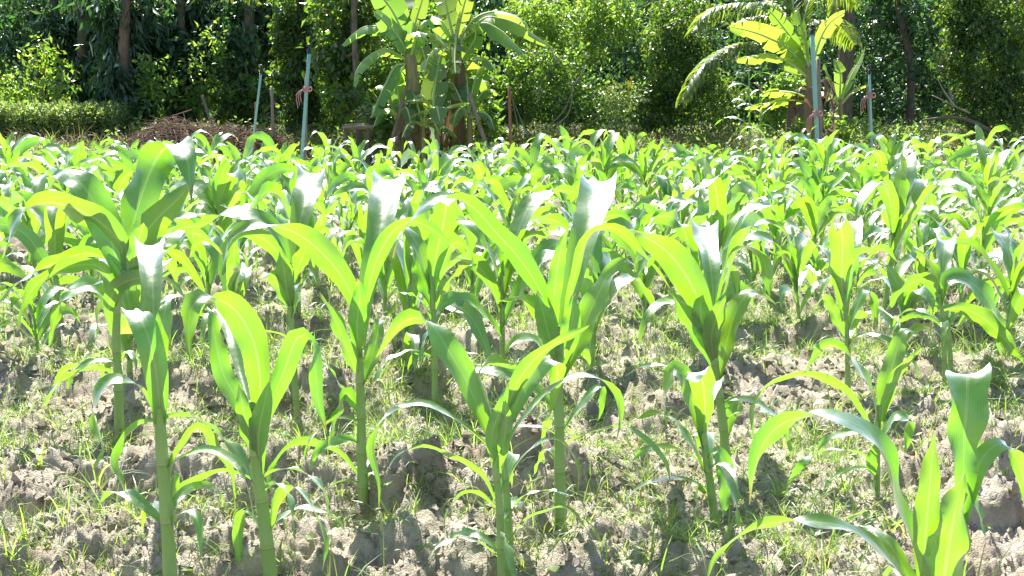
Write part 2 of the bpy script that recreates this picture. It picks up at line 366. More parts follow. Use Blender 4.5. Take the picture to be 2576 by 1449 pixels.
# ------------------------------------------------------------------ leaf ribbons
def ribbon(P, wid, roll0=0., roll1=0., nx=7, ny=26, ruffle=.5, seed=0, basew=.5, curl0=1.5, curl1=.35, az=None, tipw=0.0, peak=.42, flip=1):
    """blade along control points P (k,3): clasping at the base, channelled, pointed, with a wavy margin"""
    r = np.random.default_rng(seed)
    S = cr(P, ny); T = unit(np.gradient(S, axis=0)); s = np.linspace(0, 1, ny)
    if az is None:
        k = np.argmax(np.linalg.norm((S - S[0])[:, :2], axis=1)); a = (S[k] - S[0]) * [1, 1, 0]
    else: a = np.array([math.cos(az), math.sin(az), 0])
    a = unit(a); L0 = np.cross(a, [0, 0, 1.0]); L0 = L0 / max(np.linalg.norm(L0), 1e-6)
    L = np.broadcast_to(L0, S.shape); L = unit(L - T * (L * T).sum(1, keepdims=True)); Nn = np.cross(L, T)
    sg = (1 if L0[1] > 0 else -1) * flip
    q_ = sstep(.5, .78, s) if roll0 * roll1 < 0 and abs(roll1 - roll0) > 40 else s
    th = np.radians(roll0 + (roll1 - roll0) * q_) * sg
    # positive roll lifts the edge nearer the viewer
    L, Nn = L * np.cos(th)[:, None] - Nn * np.sin(th)[:, None] * 1.0, None
    L = unit(L - T * (L * T).sum(1, keepdims=True)); Nn = np.cross(L, T)
    wprof = np.where(s < peak, basew + (1 - basew) * sstep(0, peak, s), np.maximum(1 - (np.maximum(s - peak, 0) / (1 - peak)) ** 2.1, tipw))
    wprof = np.maximum(wprof, .02)
    hw = wid * .5 * wprof
    kap = curl1 + (curl0 - curl1) * (1 - sstep(0, .32, s))
    c = np.linspace(-1, 1, nx)
    ck = c[None, :] * kap[:, None]
    lat = np.sin(ck) / kap[:, None] * hw[:, None]
    nor = (1 - np.cos(ck)) / kap[:, None] * hw[:, None]
    f1, f2, p1, p2 = r.uniform(2.2, 4.2), r.uniform(2.2, 4.2), r.uniform(0, 6.28), r.uniform(0, 6.28)
    rf = ruffle * wid * .5 * sstep(.12, .45, s) * (1 - sstep(.85, 1, s) * .6)
    wave = np.where(c[None, :] < 0, np.sin(s * 6.283 * f1 + p1)[:, None], np.sin(s * 6.283 * f2 + p2)[:, None]) * (np.abs(c) ** 2)[None, :] * rf[:, None] * .38
    V = S[:, None, :] + lat[..., None] * L[:, None, :] + (nor + wave)[..., None] * Nn[:, None, :]
    i = np.arange(ny - 1)[:, None] * nx; j = np.arange(nx - 1)[None, :]
    F = np.stack([i + j, i + j + 1, i + nx + j + 1, i + nx + j], -1).reshape(-1, 4)
    U = np.stack(np.broadcast_arrays((c * .5 + .5)[None, :], s[:, None]), -1).reshape(-1, 2)
    return V.reshape(-1, 3), F, U

def stalk_mb(P, r0, r1, nodes=4):
    mb = MB(); n = 56; S = cr(P, n); s = np.linspace(0, 1, n)
    rad = r0 + (r1 - r0) * s
    for k in range(nodes):
        c = .08 + .8 * (k + .5) / nodes
        rad = rad * (1 + .12 * np.exp(-((s - c) / .016) ** 2)) * (1 + .16 * sstep(c + .01, c + .03, s) * np.exp(-np.maximum(s - c, 0) / .10))   # a sheath wraps the stalk above each node
    tube(mb, S, rad, 10)
    return mb

# ------------------------------------------------------------------ corn traced from the photograph
def hero(label, base, stalk, leaves, sr=.0135, gz=None, stalk2=None):
    """base: where the stalk meets the soil; stalk and leaves are measured in the photograph and set at the plant's own depth.
    leaf = (points (x, y[, extra depth m]), width in photo units, roll0, roll1, tip depth)"""
    b0 = ground_at(*base); zg = float(ground_h(b0.x, b0.y)) if gz is None else gz
    b = ground_at(base[0], base[1], zg - .005)
    d = b.y
    root = empty('corn_plant', b, label, 'corn plant', 'corn plants in the front rows')
    for st in (stalk, stalk2):
        if not st: continue
        P = [at(x, y, d + (.03 if st is stalk2 else 0)) for x, y in st]
        P[0] = Vector((P[0].x, P[0].y, min(P[0].z, float(ground_h(P[0].x, P[0].y)) - .04)))
        stalk_mb(P, sr * .88, sr * .58).build('stalk', M['stalk'], root, origin=b)
    for k, lf in enumerate(leaves):
        pts, wd, r0, r1, dt = lf[:5]; kw = lf[5] if len(lf) > 5 else {}
        n = len(pts); P = []
        for i, p in enumerate(pts):
            s = i / (n - 1); dd = dt * s ** 1.5 if len(p) < 3 else p[2]
            if kw.get('curl1') == .8: dd *= 1.8              # leaves that arch over away from the viewer
            P.append(at(p[0], p[1], d + dd))
        up_ = kw.get('az') is not None
        if not up_:
            r0, r1 = [q + 30 if q > 12 else q for q in (r0, r1)]; wd *= 1.02
            if r0 > 40 and r1 > -12: r1 = max(r1, r0 - 30)
        kw = dict(kw); kw.setdefault('seed', hash((base[0], k)) % 9999)
        kw.setdefault('ruffle', .8)
        V, F, U = ribbon(np.array(P), wd * px(d), r0, r1, **kw)
        link('leaf', mesh('leaf', V, F, M['corn'], uv=U, origin=b), root)
    r = np.random.default_rng(int(base[0]))
    A, B = np.array(at(*stalk[0], d)), np.array(at(*stalk[-1], d))
    for k in range(4):                                     # thin old leaves low on the stalk
        f = r.uniform(.12, .62); c = A + (B - A) * f; az = r.uniform(0, 6.283); L_ = r.uniform(.16, .34); e = R(r.uniform(25, 60)); pts = [c]
        for i in range(8):
            c = c + L_ / 8 * np.array([math.cos(az) * math.cos(e), math.sin(az) * math.cos(e), math.sin(e)]); e -= R(r.uniform(10, 24)); az += r.normal(0, .12)
            if c[2] < zg + .01: e = max(e, R(4))
            pts.append(c)
        V, F, U = ribbon(np.array(pts), r.uniform(.016, .030), r.normal(0, 30), r.normal(0, 60), seed=k, az=az, nx=5, ny=18, ruffle=.9)
        link('leaf', mesh('leaf', V, F, M['corn'], uv=U, origin=b), root)
    return root

UP = dict(az=math.pi / 2, basew=.42, peak=.62, curl1=.8, ruffle=.8)          # stands behind the whorl and folds away from the viewer
FR = dict(az=-math.pi / 2, basew=.45, peak=.55)        # stands in front of it
hero('corn plant with a broad shaded leaf folded in front of its stalk, lower left', (427, 1412),
     [(427, 1412), (418, 1280), (408, 1150), (402, 1050), (394, 940), (388, 850)], [
     ([(402, 1062, 0), (398, 980, -.02), (384, 890, -.03), (362, 820, -.02), (335, 785, .02), (322, 790, .10), (318, 840, .16)], 66, 0, 0, 0, dict(az=1.9, basew=.75, peak=.35, tipw=.5)),
     ([(396, 1060), (350, 1066), (312, 1100), (294, 1150), (304, 1210), (325, 1252)], 34, 25, 10, -.05),
     ([(405, 1056), (450, 1046), (500, 1056), (560, 1100), (604, 1145), (642, 1220)], 38, 15, -20, -.12),
     ([(424, 1235), (432, 1165), (468, 1102), (505, 1078), (548, 1130), (584, 1200), (594, 1255)], 36, 30, 0, .06),
     ([(427, 1345), (445, 1300), (478, 1285), (500, 1320), (506, 1405)], 26, 0, -20, -.08),
     ([(424, 1270), (436, 1215), (446, 1188), (440, 1230), (429, 1275)], 18, 20, 0, .05),
     ([(404, 1075), (372, 1010), (345, 968), (300, 955), (256, 975), (234, 1030), (250, 1095), (258, 1130), (234, 1182)], 46, -10, 35, -.10),
     ([(395, 950, .02), (388, 820, .05), (384, 710, .08), (380, 650, .12), (378, 622, .20), (376, 625, .28), (374, 680, .36)], 98, 0, 0, 0, UP),
     ([(396, 980, 0), (405, 860, -.02), (415, 780, -.01), (428, 740, .03)], 44, 10, 0, 0, FR)],
     sr=.0150)
hero('tallest corn plant at left, its wide top leaf folded to a dark green tip', (300, 1118),
     [(300, 1118), (297, 950), (292, 850), (300, 740), (315, 680)], [
     ([(292, 850), (272, 790), (295, 722), (365, 697), (430, 710), (466, 752)], 44, 35, 20, -.12),
     ([(288, 775), (242, 735), (200, 730), (160, 755), (140, 800), (124, 872)], 40, -15, 25, -.05),
     ([(297, 962), (270, 935), (220, 920), (168, 930), (142, 965), (114, 1024)], 26, 20, 10, .05),
     ([(318, 730, .02), (328, 600, .05), (356, 490, .08), (398, 392, .12), (436, 364, .10), (470, 400, .02), (480, 505, -.02)], 100, 60, -40, 0, dict(basew=.5)),
     ([(325, 680), (350, 610), (400, 545), (450, 498), (488, 450)], 70, 60, 45, .05),
     ([(318, 700), (300, 612), (250, 558), (183, 522), (117, 510), (67, 528), (34, 565), (10, 650)], 76, 35, -25, -.05),
     ([(313, 700), (283, 658), (233, 638), (193, 641), (133, 665), (83, 688), (40, 718), (-5, 762)], 46, 25, -30, .02),
     ([(312, 715), (274, 590), (235, 505), (192, 450), (150, 436), (120, 470)], 84, -50, -30, .12),
     ([(306, 745), (250, 672), (180, 670), (110, 700), (62, 760), (48, 830)], 46, 30, 15, -.12),
     ([(322, 730), (372, 650), (430, 600), (500, 590), (560, 640)], 48, -35, 20, .10),
     ([(322, 720, -.02), (335, 660, -.04), (350, 600, -.06), (362, 560, -.1)], 44, 0, 0, 0, FR)],
     sr=.0165)
hero('stout corn plant with a leaf folded like a flag, lower left of centre', (690, 1478),
     [(690, 1478), (665, 1310), (648, 1200), (640, 1100), (634, 1010)], [
     ([(640, 1085), (654, 1010), (652, 925), (634, 850), (600, 790), (558, 757), (515, 752), (482, 772), (474, 840), (480, 905)], 78, 45, -30, -.10),
     ([(640, 1100), (596, 1005), (560, 935), (541, 850), (532, 795), (520, 770)], 52, -40, -30, .06),
     ([(625, 1010, .06), (604, 930, .10), (588, 860, .13), (566, 795, .18), (555, 790, .25), (548, 840, .3)], 56, 0, 0, 0, UP),
     ([(642, 1120), (684, 1005), (715, 932), (738, 868), (758, 842), (785, 858), (793, 930), (801, 1010), (822, 1092)], 56, 45, -55, -.04),
     ([(655, 1215, 0), (650, 1100, -.02), (664, 1020, -.05), (680, 955, -.06)], 52, 0, 0, 0, FR),
     ([(645, 1180, 0), (622, 1080, -.02), (608, 1010, -.03), (600, 965, -.02)], 48, 20, 0, 0, FR),
     ([(683, 1330), (695, 1265), (725, 1225), (760, 1240), (796, 1300), (820, 1375), (812, 1435)], 36, 25, 10, -.08),
     ([(668, 1368), (642, 1310), (612, 1288), (599, 1330), (600, 1390), (604, 1432)], 32, 10, 20, .03)],
     sr=.0165)
hero('tall corn plant at left of centre, white gleaming leaf above a leaf arching left', (915, 1285),
     [(915, 1285), (910, 1150), (908, 1030), (905, 950), (902, 860)], [
     ([(906, 880, .02), (926, 720, .05), (950, 610, .08), (966, 535, .12), (976, 482, .17), (980, 455, .24), (983, 462, .32), (986, 510, .38)], 104, 0, 0, 0, UP),
     ([(905, 850), (884, 742), (832, 660), (762, 597), (692, 568), (632, 571), (584, 600), (566, 650), (560, 692)], 66, 40, -28, -.10),
     ([(912, 800), (936, 690), (962, 622), (994, 577), (1026, 560), (1060, 563), (1108, 592), (1154, 637)], 42, 35, 20, -.06),
     ([(906, 965, 0), (870, 870, -.03), (836, 790, -.04), (805, 735, -.02)], 48, 30, 10, 0, dict(az=-2.4)),
     ([(912, 968, 0), (938, 890, .02), (955, 815, .04), (968, 810, .08)], 44, -20, 0, .04),
     ([(904, 900, -.01), (898, 820, -.03), (905, 750, -.05), (900, 700, -.06)], 50, 0, 0, 0, FR),
     ([(900, 1035), (884, 1005), (868, 990), (852, 1040), (836, 1082), (829, 1124)], 44, 30, 30, -.06),
     ([(904, 1040), (866, 985), (834, 935), (806, 905), (780, 905)], 28, 20, 0, .04),
     ([(905, 1200), (857, 1143), (813, 1122), (767, 1110), (721, 1129), (690, 1164), (676, 1195), (688, 1250)], 28, 15, 30, -.10),
     ([(915, 1230), (930, 1190), (948, 1200), (958, 1250)], 20, 0, 0, -.04)],
     sr=.0150)
hero('short twin stalked corn plant with many thin leaves, bottom centre', (1264, 1470),
     [(1264, 1470), (1258, 1300), (1248, 1190), (1242, 1110)], [
     ([(1238, 1125), (1206, 1032), (1170, 952), (1130, 885), (1100, 835), (1074, 805), (1040, 800), (1008, 815), (976, 855), (945, 900)], 68, -45, 30, .06),
     ([(1246, 1090), (1226, 995), (1206, 940), (1228, 910), (1270, 917), (1312, 926)], 46, 45, -10, .12),
     ([(1252, 1095), (1285, 1000), (1315, 940), (1360, 890), (1410, 856), (1460, 832), (1484, 818)], 44, 30, 25, -.04),
     ([(1262, 1110), (1300, 1010), (1336, 948), (1366, 912), (1394, 908), (1403, 950), (1392, 1000), (1384, 1040)], 56, -40, 35, .08),
     ([(1262, 1175), (1290, 1095), (1335, 1026), (1400, 970), (1450, 945), (1505, 952), (1550, 985), (1561, 1035), (1550, 1118)], 32, -15, 25, -.02),
     ([(1240, 1135), (1184, 1085), (1139, 1050), (1085, 1020), (1034, 1020), (975, 1040), (942, 1085), (934, 1135), (952, 1205), (953, 1282)], 33, -10, 35, -.06),
     ([(1244, 1255), (1212, 1195), (1160, 1160), (1110, 1135), (1050, 1125), (1000, 1145), (970, 1188)], 25, 20, 10, -.10),
     ([(1248, 1275), (1202, 1240), (1160, 1245), (1130, 1280), (1120, 1315), (1128, 1362)], 21, 15, 30, -.10),
     ([(1255, 1405), (1212, 1370), (1160, 1355), (1110, 1370), (1076, 1408)], 28, 0, 10, -.10),
     ([(1278, 1225), (1296, 1175), (1330, 1135), (1370, 1107), (1410, 1110), (1440, 1140), (1455, 1185), (1455, 1242)], 24, 10, 10, .05),
     ([(1278, 1310), (1310, 1255), (1360, 1235), (1415, 1240), (1460, 1260), (1476, 1288)], 21, 10, 10, -.05),
     ([(1280, 1365), (1320, 1310), (1385, 1280), (1430, 1280), (1460, 1310), (1490, 1355), (1497, 1398)], 20, 10, 30, -.08),
     ([(1244, 1180, 0), (1236, 1100, -.03), (1262, 1020, -.04), (1280, 960, -.04)], 36, 0, 0, 0, FR),
     ([(1258, 1190, 0), (1268, 1110, -.03), (1274, 1050, -.04), (1268, 1000, -.05)], 36, 0, 0, 0, FR)],
     sr=.0105, stalk2=[(1286, 1430), (1278, 1300), (1270, 1200), (1258, 1120)])
hero('tall corn plant right of the centre carrying the broadest gleaming white top leaf', (1411, 1272),
     [(1411, 1272), (1406, 1025), (1402, 900), (1400, 820)], [
     ([(1405, 870, .02), (1430, 760, .05), (1448, 670, .07), (1472, 590, .10), (1492, 520, .14), (1506, 472, .20), (1514, 458, .28), (1520, 480, .36)], 112, 0, 0, 0, UP),
     ([(1402, 880), (1368, 752), (1312, 658), (1252, 590), (1190, 522), (1130, 498), (1062, 522), (1012, 590), (990, 650)], 64, 40, -28, .05),
     ([(1396, 850, -.01), (1394, 740, -.03), (1408, 640, -.04), (1426, 575, -.05)], 40, 20, 0, 0, FR),
     ([(1420, 840), (1440, 720), (1462, 640), (1482, 592), (1516, 572), (1560, 582), (1620, 640), (1685, 725)], 38, 30, 0, .02),
     ([(1412, 955), (1450, 870), (1478, 800), (1506, 738), (1532, 690), (1572, 656), (1600, 668)], 64, -50, -30, .05),
     ([(1398, 900), (1362, 800), (1336, 762), (1300, 748), (1250, 760)], 42, 35, 10, -.05),
     ([(1404, 930, 0), (1380, 840, -.03), (1362, 770, -.05), (1350, 730, -.05)], 54, 15, 0, 0, FR),
     ([(1406, 960, 0), (1422, 880, -.02), (1440, 800, -.03), (1440, 740, -.03)], 56, 0, 0, 0, FR),
     ([(1412, 1090), (1450, 1035), (1485, 990), (1515, 975), (1514, 1020), (1502, 1064)], 25, -15, 20, .04),
     ([(1412, 1180), (1380, 1130), (1362, 1150), (1340, 1200)], 20, 10, 10, .05)],
     sr=.0150)
hero('corn plant with a squared off bright blade before a taller stalk', (1808, 1348),
     [(1808, 1348), (1788, 1225), (1773, 1125), (1764, 1040)], [
     ([(1770, 1110, 0), (1774, 1030, -.03), (1770, 975, -.06), (1762, 945, -.10), (1752, 938, -.14), (1740, 960, -.18)], 66, 0, 0, 0, dict(az=-1.3, basew=.6, peak=.6, tipw=.5)),
     ([(1768, 1130), (1742, 1010), (1722, 950), (1694, 930), (1676, 985), (1672, 1040), (1682, 1078)], 50, -30, -40, .05),
     ([(1772, 1190), (1745, 1130), (1717, 1085), (1690, 1052), (1640, 1040), (1584, 1062)], 32, -10, 20, .05),
     ([(1778, 1165), (1802, 1135), (1822, 1170), (1826, 1230), (1818, 1305)], 46, -40, -20, -.05),
     ([(1776, 1240), (1758, 1225), (1752, 1270), (1750, 1320), (1756, 1348)], 34, 40, 30, -.04),
     ([(1764, 1060), (1742, 955), (1690, 925), (1625, 920), (1572, 946)], 24, 0, -10, .12),
     ([(1770, 1060, .02), (1790, 990, .05), (1800, 960, .09), (1806, 970, .15)], 50, 0, 0, 0, UP)],
     sr=.0115)
hero('tall right hand corn plant behind a shorter one, bright leaf sweeping far to the left', (1834, 1205),
     [(1834, 1205), (1818, 1065), (1807, 980), (1797, 900), (1794, 820)], [
     ([(1794, 885), (1774, 800), (1740, 718), (1690, 645), (1640, 606), (1590, 582), (1540, 572), (1500, 590), (1464, 650)], 80, 45, -28, -.05),
     ([(1792, 840, .02), (1794, 740, .06), (1786, 660, .09), (1776, 610, .14), (1772, 575, .20), (1770, 580, .28), (1768, 630, .36)], 84, 0, 0, 0, UP),
     ([(1802, 830), (1816, 720), (1832, 648), (1860, 628), (1886, 622), (1912, 642), (1928, 684), (1938, 758)], 52, -25, 40, -.05),
     ([(1800, 830), (1830, 690), (1862, 602), (1890, 572), (1922, 557), (1958, 573), (1985, 602), (1992, 642)], 42, 35, -25, .06),
     ([(1802, 940), (1776, 868), (1748, 826), (1712, 770), (1680, 720)], 52, 35, 10, -.04),
     ([(1806, 960), (1836, 830), (1858, 770), (1892, 735), (1952, 766)], 50, -50, -30, .03),
     ([(1800, 930, 0), (1790, 850, -.03), (1808, 780, -.05), (1826, 735, -.05)], 50, 0, 0, 0, FR),
     ([(1798, 910, 0), (1770, 830, -.02), (1762, 770, -.03), (1768, 740, -.04)], 56, 10, 0, 0, FR),
     ([(1822, 1120), (1834, 1050), (1848, 1004), (1862, 1016), (1850, 1056)], 34, -30, -10, .04)],
     sr=.0145)
hero('small corn plant just behind the biggest, nearest leaves at lower right', (2208, 1232),
     [(2208, 1232), (2206, 1150), (2206, 1080), (2212, 1020)], [
     ([(2210, 1085), (2197, 1005), (2177, 955), (2142, 900), (2097, 870), (2065, 876), (2037, 910), (2018, 944)], 48, -25, 35, -.02),
     ([(2216, 1060), (2228, 975), (2244, 925), (2258, 875), (2278, 830), (2310, 842)], 50, -50, -30, .04),
     ([(2216, 1075), (2238, 985), (2268, 925), (2308, 890), (2324, 872)], 34, 35, 20, -.03),
     ([(2208, 1110), (2142, 997), (2097, 962), (2042, 945), (1992, 945), (1942, 960), (1912, 995), (1892, 1036), (1897, 1112)], 27, 15, 25, -.05),
     ([(2212, 1120), (2242, 1060), (2264, 1048), (2288, 1066), (2276, 1142)], 34, -20, 40, -.02),
     ([(2208, 1190), (2196, 1195), (2192, 1160), (2206, 1110)], 30, -10, 0, -.04),
     ([(2212, 1232), (2202, 1212), (2196, 1270), (2200, 1325)], 28, 40, 30, -.03)],
     sr=.0105)
hero('largest and nearest corn plant, cut off by the bottom right edge, top leaf torn', (2350, 1720),
     [(2350, 1720), (2346, 1600), (2344, 1500), (2350, 1420)], [
     ([(2320, 1500), (2292, 1352), (2257, 1250), (2225, 1150), (2190, 1092), (2140, 1060), (2077, 1048), (2017, 1050), (1967, 1066), (1924, 1110), (1900, 1175), (1884, 1268)], 92, -35, 35, -.02, dict(ny=36)),
     ([(2416, 1330, 0), (2424, 1225, -.01), (2424, 1180, -.01), (2426, 1095, 0), (2432, 1010, .01), (2434, 955, .03), (2436, 942, .06), (2438, 960, .09)], 118, 0, 0, 0, dict(az=math.pi / 2, basew=.30, peak=.85, tipw=.75, curl1=.5)),
     ([(2370, 1500), (2408, 1350), (2440, 1200), (2466, 1090)], 84, 55, 50, .07),
     ([(2362, 1560, 0), (2378, 1430, -.03), (2398, 1310, -.05), (2424, 1190, -.05)], 124, 10, 0, 0, dict(az=-1.4, basew=.7, peak=.35)),
     ([(2330, 1540, 0), (2326, 1400, -.03), (2336, 1250, -.05), (2350, 1085, -.06)], 66, 20, 0, 0, FR),
     ([(2330, 1580), (2280, 1470), (2207, 1375), (2150, 1335), (2107, 1320), (2042, 1313), (1967, 1313), (1907, 1325), (1842, 1360), (1797, 1405), (1778, 1465)], 52, -25, 35, -.08, dict(ny=36)),
     ([(2400, 1400), (2450, 1200), (2490, 1130), (2530, 1118), (2562, 1165), (2580, 1230), (2590, 1310)], 52, -30, 30, .05),
     ([(2418, 1185), (2448, 1248), (2466, 1300), (2478, 1352)], 30, -30, -10, -.02),
     ([(2340, 1580), (2270, 1420), (2210, 1340), (2160, 1320)], 44, -40, -20, .1)],
     sr=.018)
hero('corn plant with two thin stalks near the right edge', (2384, 935),
     [(2384, 935), (2372, 820), (2364, 740)], [
     ([(2370, 770), (2336, 705), (2290, 715), (2250, 755), (2215, 797)], 40, 35, 20, -.02),
     ([(2366, 770), (2382, 706), (2430, 702), (2480, 748), (2506, 802), (2522, 905)], 62, -45, -35, -.02),
     ([(2362, 780), (2420, 777), (2470, 798), (2520, 845), (2576, 915)], 46, 45, 35, -.06),
     ([(2365, 760, .02), (2370, 690, .06), (2376, 630, .10), (2380, 605, .16), (2384, 620, .24)], 56, 0, 0, 0, UP),
     ([(2362, 760), (2350, 690), (2330, 650), (2295, 630)], 40, 30, 10, .05),
     ([(2375, 840), (2400, 790), (2425, 770), (2450, 800)], 26, -20, 0, .05)],
     sr=.011, stalk2=[(2400, 930), (2386, 830), (2372, 750)])
hero('third row corn plant at right with a glowing blade under white folded tip', (2136, 965),
     [(2136, 965), (2132, 860), (2124, 760), (2120, 700)], [
     ([(2122, 790, 0), (2117, 690, -.02), (2120, 620, -.04), (2116, 575, -.08), (2110, 562, -.14), (2104, 580, -.2)], 64, 0, 0, 0, FR),
     ([(2124, 780), (2150, 655), (2186, 630), (2220, 626), (2262, 660)], 40, 35, 0, .0),
     ([(2122, 770), (2090, 660), (2060, 618), (2030, 640), (2010, 690)], 42, -25, 30, .05),
     ([(2124, 790, .03), (2132, 690, .06), (2142, 600, .10), (2144, 560, .16), (2146, 570, .24)], 60, 0, 0, 0, UP),
     ([(2128, 850), (2160, 760), (2180, 730), (2200, 770), (2206, 830)], 34, -20, 20, .0),
     ([(2126, 850), (2095, 780), (2075, 750), (2050, 770)], 34, 20, 20, .0)],
     sr=.0115)
hero('tall third row corn plant with a dark leaf arching left under gleaming blade', (746, 985),
     [(746, 985), (736, 860), (730, 740), (730, 660)], [
     ([(728, 720, .02), (746, 600, .06), (762, 530, .09), (778, 475, .14), (786, 442, .20), (790, 440, .28), (794, 470, .35)], 86, 0, 0, 0, UP),
     ([(726, 690), (700, 590), (640, 545), (585, 531), (548, 548), (500, 570), (452, 574), (418, 622)], 50, -35, 20, .0),
     ([(728, 720), (700, 640), (660, 600), (610, 590), (570, 630), (560, 680)], 46, 30, 20, -.08),
     ([(734, 720), (764, 640), (790, 600), (816, 580), (836, 600)], 46, 40, 0, .03),
     ([(732, 780), (700, 720), (680, 690), (650, 700)], 44, 20, 10, -.06),
     ([(734, 790, 0), (720, 720, -.03), (712, 660, -.05), (706, 620, -.05)], 46, 0, 0, 0, FR),
     ([(736, 800), (762, 720), (784, 690), (800, 720)], 44, -30, 0, .0)],
     sr=.0135)
hero('third row corn plant with wide bright blade, between the two white topped plants', (1094, 965),
     [(1094, 965), (1092, 860), (1088, 760), (1084, 690)], [
     ([(1084, 740, 0), (1098, 640, -.02), (1114, 570, -.05), (1122, 520, -.08), (1124, 500, -.14), (1128, 520, -.2)], 62, 0, 0, 0, FR),
     ([(1080, 730), (1060, 640), (1035, 590), (1010, 570), (985, 590), (970, 640)], 44, -25, 30, .05),
     ([(1090, 740), (1124, 640), (1150, 610), (1186, 640), (1196, 690)], 44, 35, 0, .0),
     ([(1086, 770), (1060, 690), (1046, 640), (1030, 620)], 50, -40, -20, .04),
     ([(1092, 800), (1120, 720), (1160, 680), (1200, 660)], 34, 20, 10, .0),
     ([(1090, 820), (1060, 760), (1030, 740), (1000, 735)], 30, 0, 10, -.03)],
     sr=.0125)

# ------------------------------------------------------------------ corn grown row by row behind them
def grow(seed, scale=1.0):
    """leaf and stalk shapes of one plant about 0.6 m tall"""
    r = np.random.default_rng(seed)
    H = r.uniform(.25, .35); lean = r.uniform(-.03, .03, 2)
    P = [(0, 0, -.06), (lean[0] * .3, lean[1] * .3, H * .4), (lean[0], lean[1], H)]
    st = MB(); S = stalk_mb(P, .0125, .0085)
    n = r.integers(8, 11); az0 = r.uniform(0, 6.283); leaves = []
    for k in range(n):
        f = k / (n - 1)
        zb = H * (.12 + .84 * f ** .85)
        az = az0 + math.pi * k + r.normal(0, .32)
        ln = (.22 + .36 * math.sin(math.pi * min(1, .18 + .72 * f))) * r.uniform(.85, 1.15)
        wd = (.030 + .056 * math.sin(math.pi * min(1, .12 + .62 * f))) * r.uniform(.9, 1.15)
        e0 = R(48 + 36 * f + r.normal(0, 6)); e1 = R(-80 + 60 * f ** 2 + r.normal(0, 18)); bend = r.uniform(1.1, 2.4)
        if k >= n - 2: e1 = R(r.uniform(-30, 35)); ln *= .78
        if k == n - 1: e0 = R(80)
        c = np.array([lean[0] * zb / H, lean[1] * zb / H, zb]); pts = [c]
        q = 9
        for i in range(q):
            s = (i + .5) / q; e = e0 + (e1 - e0) * s ** bend; a = az + r.normal(0, .02) + .25 * s * s * r.choice([-1, 1])
            c = c + (ln / q) * np.array([math.cos(e) * math.cos(a), math.cos(e) * math.sin(a), math.sin(e)]); pts.append(c)
        leaves.append((np.array(pts), wd, r.normal(0, 22), r.normal(0, 50), az, int(r.integers(1e6))))
    return S, leaves
PROTO = []
for q in range(14):
    S, lv = grow(140 + q)
    so_ = S.build('stalk', M['stalk']); st_me = so_.data; bpy.data.objects.remove(so_)
    lm = []; far = MB()
    for (P, wd, r0, r1, az, sd) in lv:
        V, F, U = ribbon(P, wd, r0, r1, nx=5, ny=18, seed=sd, az=az, ruffle=.55, flip=1)
        lm.append(mesh('leaf', V, F, M['corn'], uv=U))
        V, F, U = ribbon(P, wd, r0, r1, nx=5, ny=12, seed=sd, az=az, ruffle=.5)
        far.add(V, F, U, 0)
    V = np.concatenate(S.V); far.add(V, np.concatenate(S.F), np.concatenate(S.U), 1)
    fo = far.build('corn_plant', [M['corn'], M['stalk']]); fm = fo.data; bpy.data.objects.remove(fo)
    PROTO.append((st_me, lm, fm))

HEROS = [o.location.copy() for o in C.objects if o.name.startswith('corn_plant')]
ORD = ['first', 'second', 'third', 'fourth', 'fifth', 'sixth', 'seventh', 'eighth', 'ninth', 'tenth', 'eleventh', 'twelfth', 'thirteenth', 'fourteenth', 'fifteenth', 'sixteenth']
def zone(dx):
    if dx < 330: return 'before the clipped hedge'
    if dx < 660: return 'before the heap of brown brush'
    if dx < 860: return 'below the vine covered trunks'
    if dx < 1240: return 'in front of the banana clump'
    if dx < 1640: return 'in front of the bare branched shrub'
    if dx < 1860: return 'before the leafy green mound'
    if dx < 2180: return 'before the yellowish banana plant'
    return 'before the dark woods at the right'
def copy_corn(x, y, rz, sc, q, parts, label, group):
    z = float(ground_h(x, y)) - .01
    st, lm, fm = PROTO[q]
    if parts:
        root = empty('corn_plant', (x, y, z), label, 'corn plant', group)
        for me, nm in [(st, 'stalk')] + [(m_, 'leaf') for m_ in lm]: link(nm, me, root)
    else:
        root = link('corn_plant', fm); root.location = (x, y, z); tag(root, label, 'corn plant', group)
    root.rotation_euler = (rnd.gauss(0, .05), rnd.gauss(0, .05), rz); k_ = .84 if y < 7.4 else .74
    root.scale = (sc * k_, sc * k_, sc * 1.06)
nplants = 0
for ri, ry in enumerate(ROWS[3:]):
    half = .475 * ry + .25
    x = -half + rnd.uniform(0, .2); spots = []
    while x < half:
        y = ry + rnd.gauss(0, .09) + .08 * math.sin(x * 1.3 + ri)
        if all((Vector((x, y)) - h.xy).length > .30 for h in HEROS): spots.append((x, y))
        x += rnd.uniform(.225, .385) if ry > 5 else rnd.uniform(.28, .46)
    for k, (x, y) in enumerate(spots):
        sc = rnd.uniform(.70, 1.08) * (1.0 if rnd.random() > .15 else .65)
        if ry < 5: sc *= 1.06
        if ry > 7.4: sc *= 1.16
        dx = 1288 + x / y * FPX * CP
        if ri < 3:
            inrow = sorted([q[0] for q in spots] + [h.x for h in HEROS if abs(h.y - ry) < .3])
            seen = [q for q in inrow if abs(q) < .462 * ry]
            label = f"corn plant, {ORD[seen.index(x)]} from the left in the {ORD[ri + 2]} row" if x in seen else f"corn plant leaning in from beyond the {'left' if x < 0 else 'right'} edge, {ORD[ri + 2]} row"
            group = 'corn plants in the middle rows'
        elif ri < 6:
            label = f'corn plant mid field, {zone(dx)}'; group = 'corn plants mid field, ' + zone(dx)
        else:
            label = f'small corn plant in the farthest rows, {zone(dx)}'; group = 'corn plants of the far rows, ' + zone(dx)
        copy_corn(x, y, rnd.uniform(0, 6.283), sc, rnd.randrange(14), ri < 6, label, group)
        nplants += 1
print('grown plants', nplants)

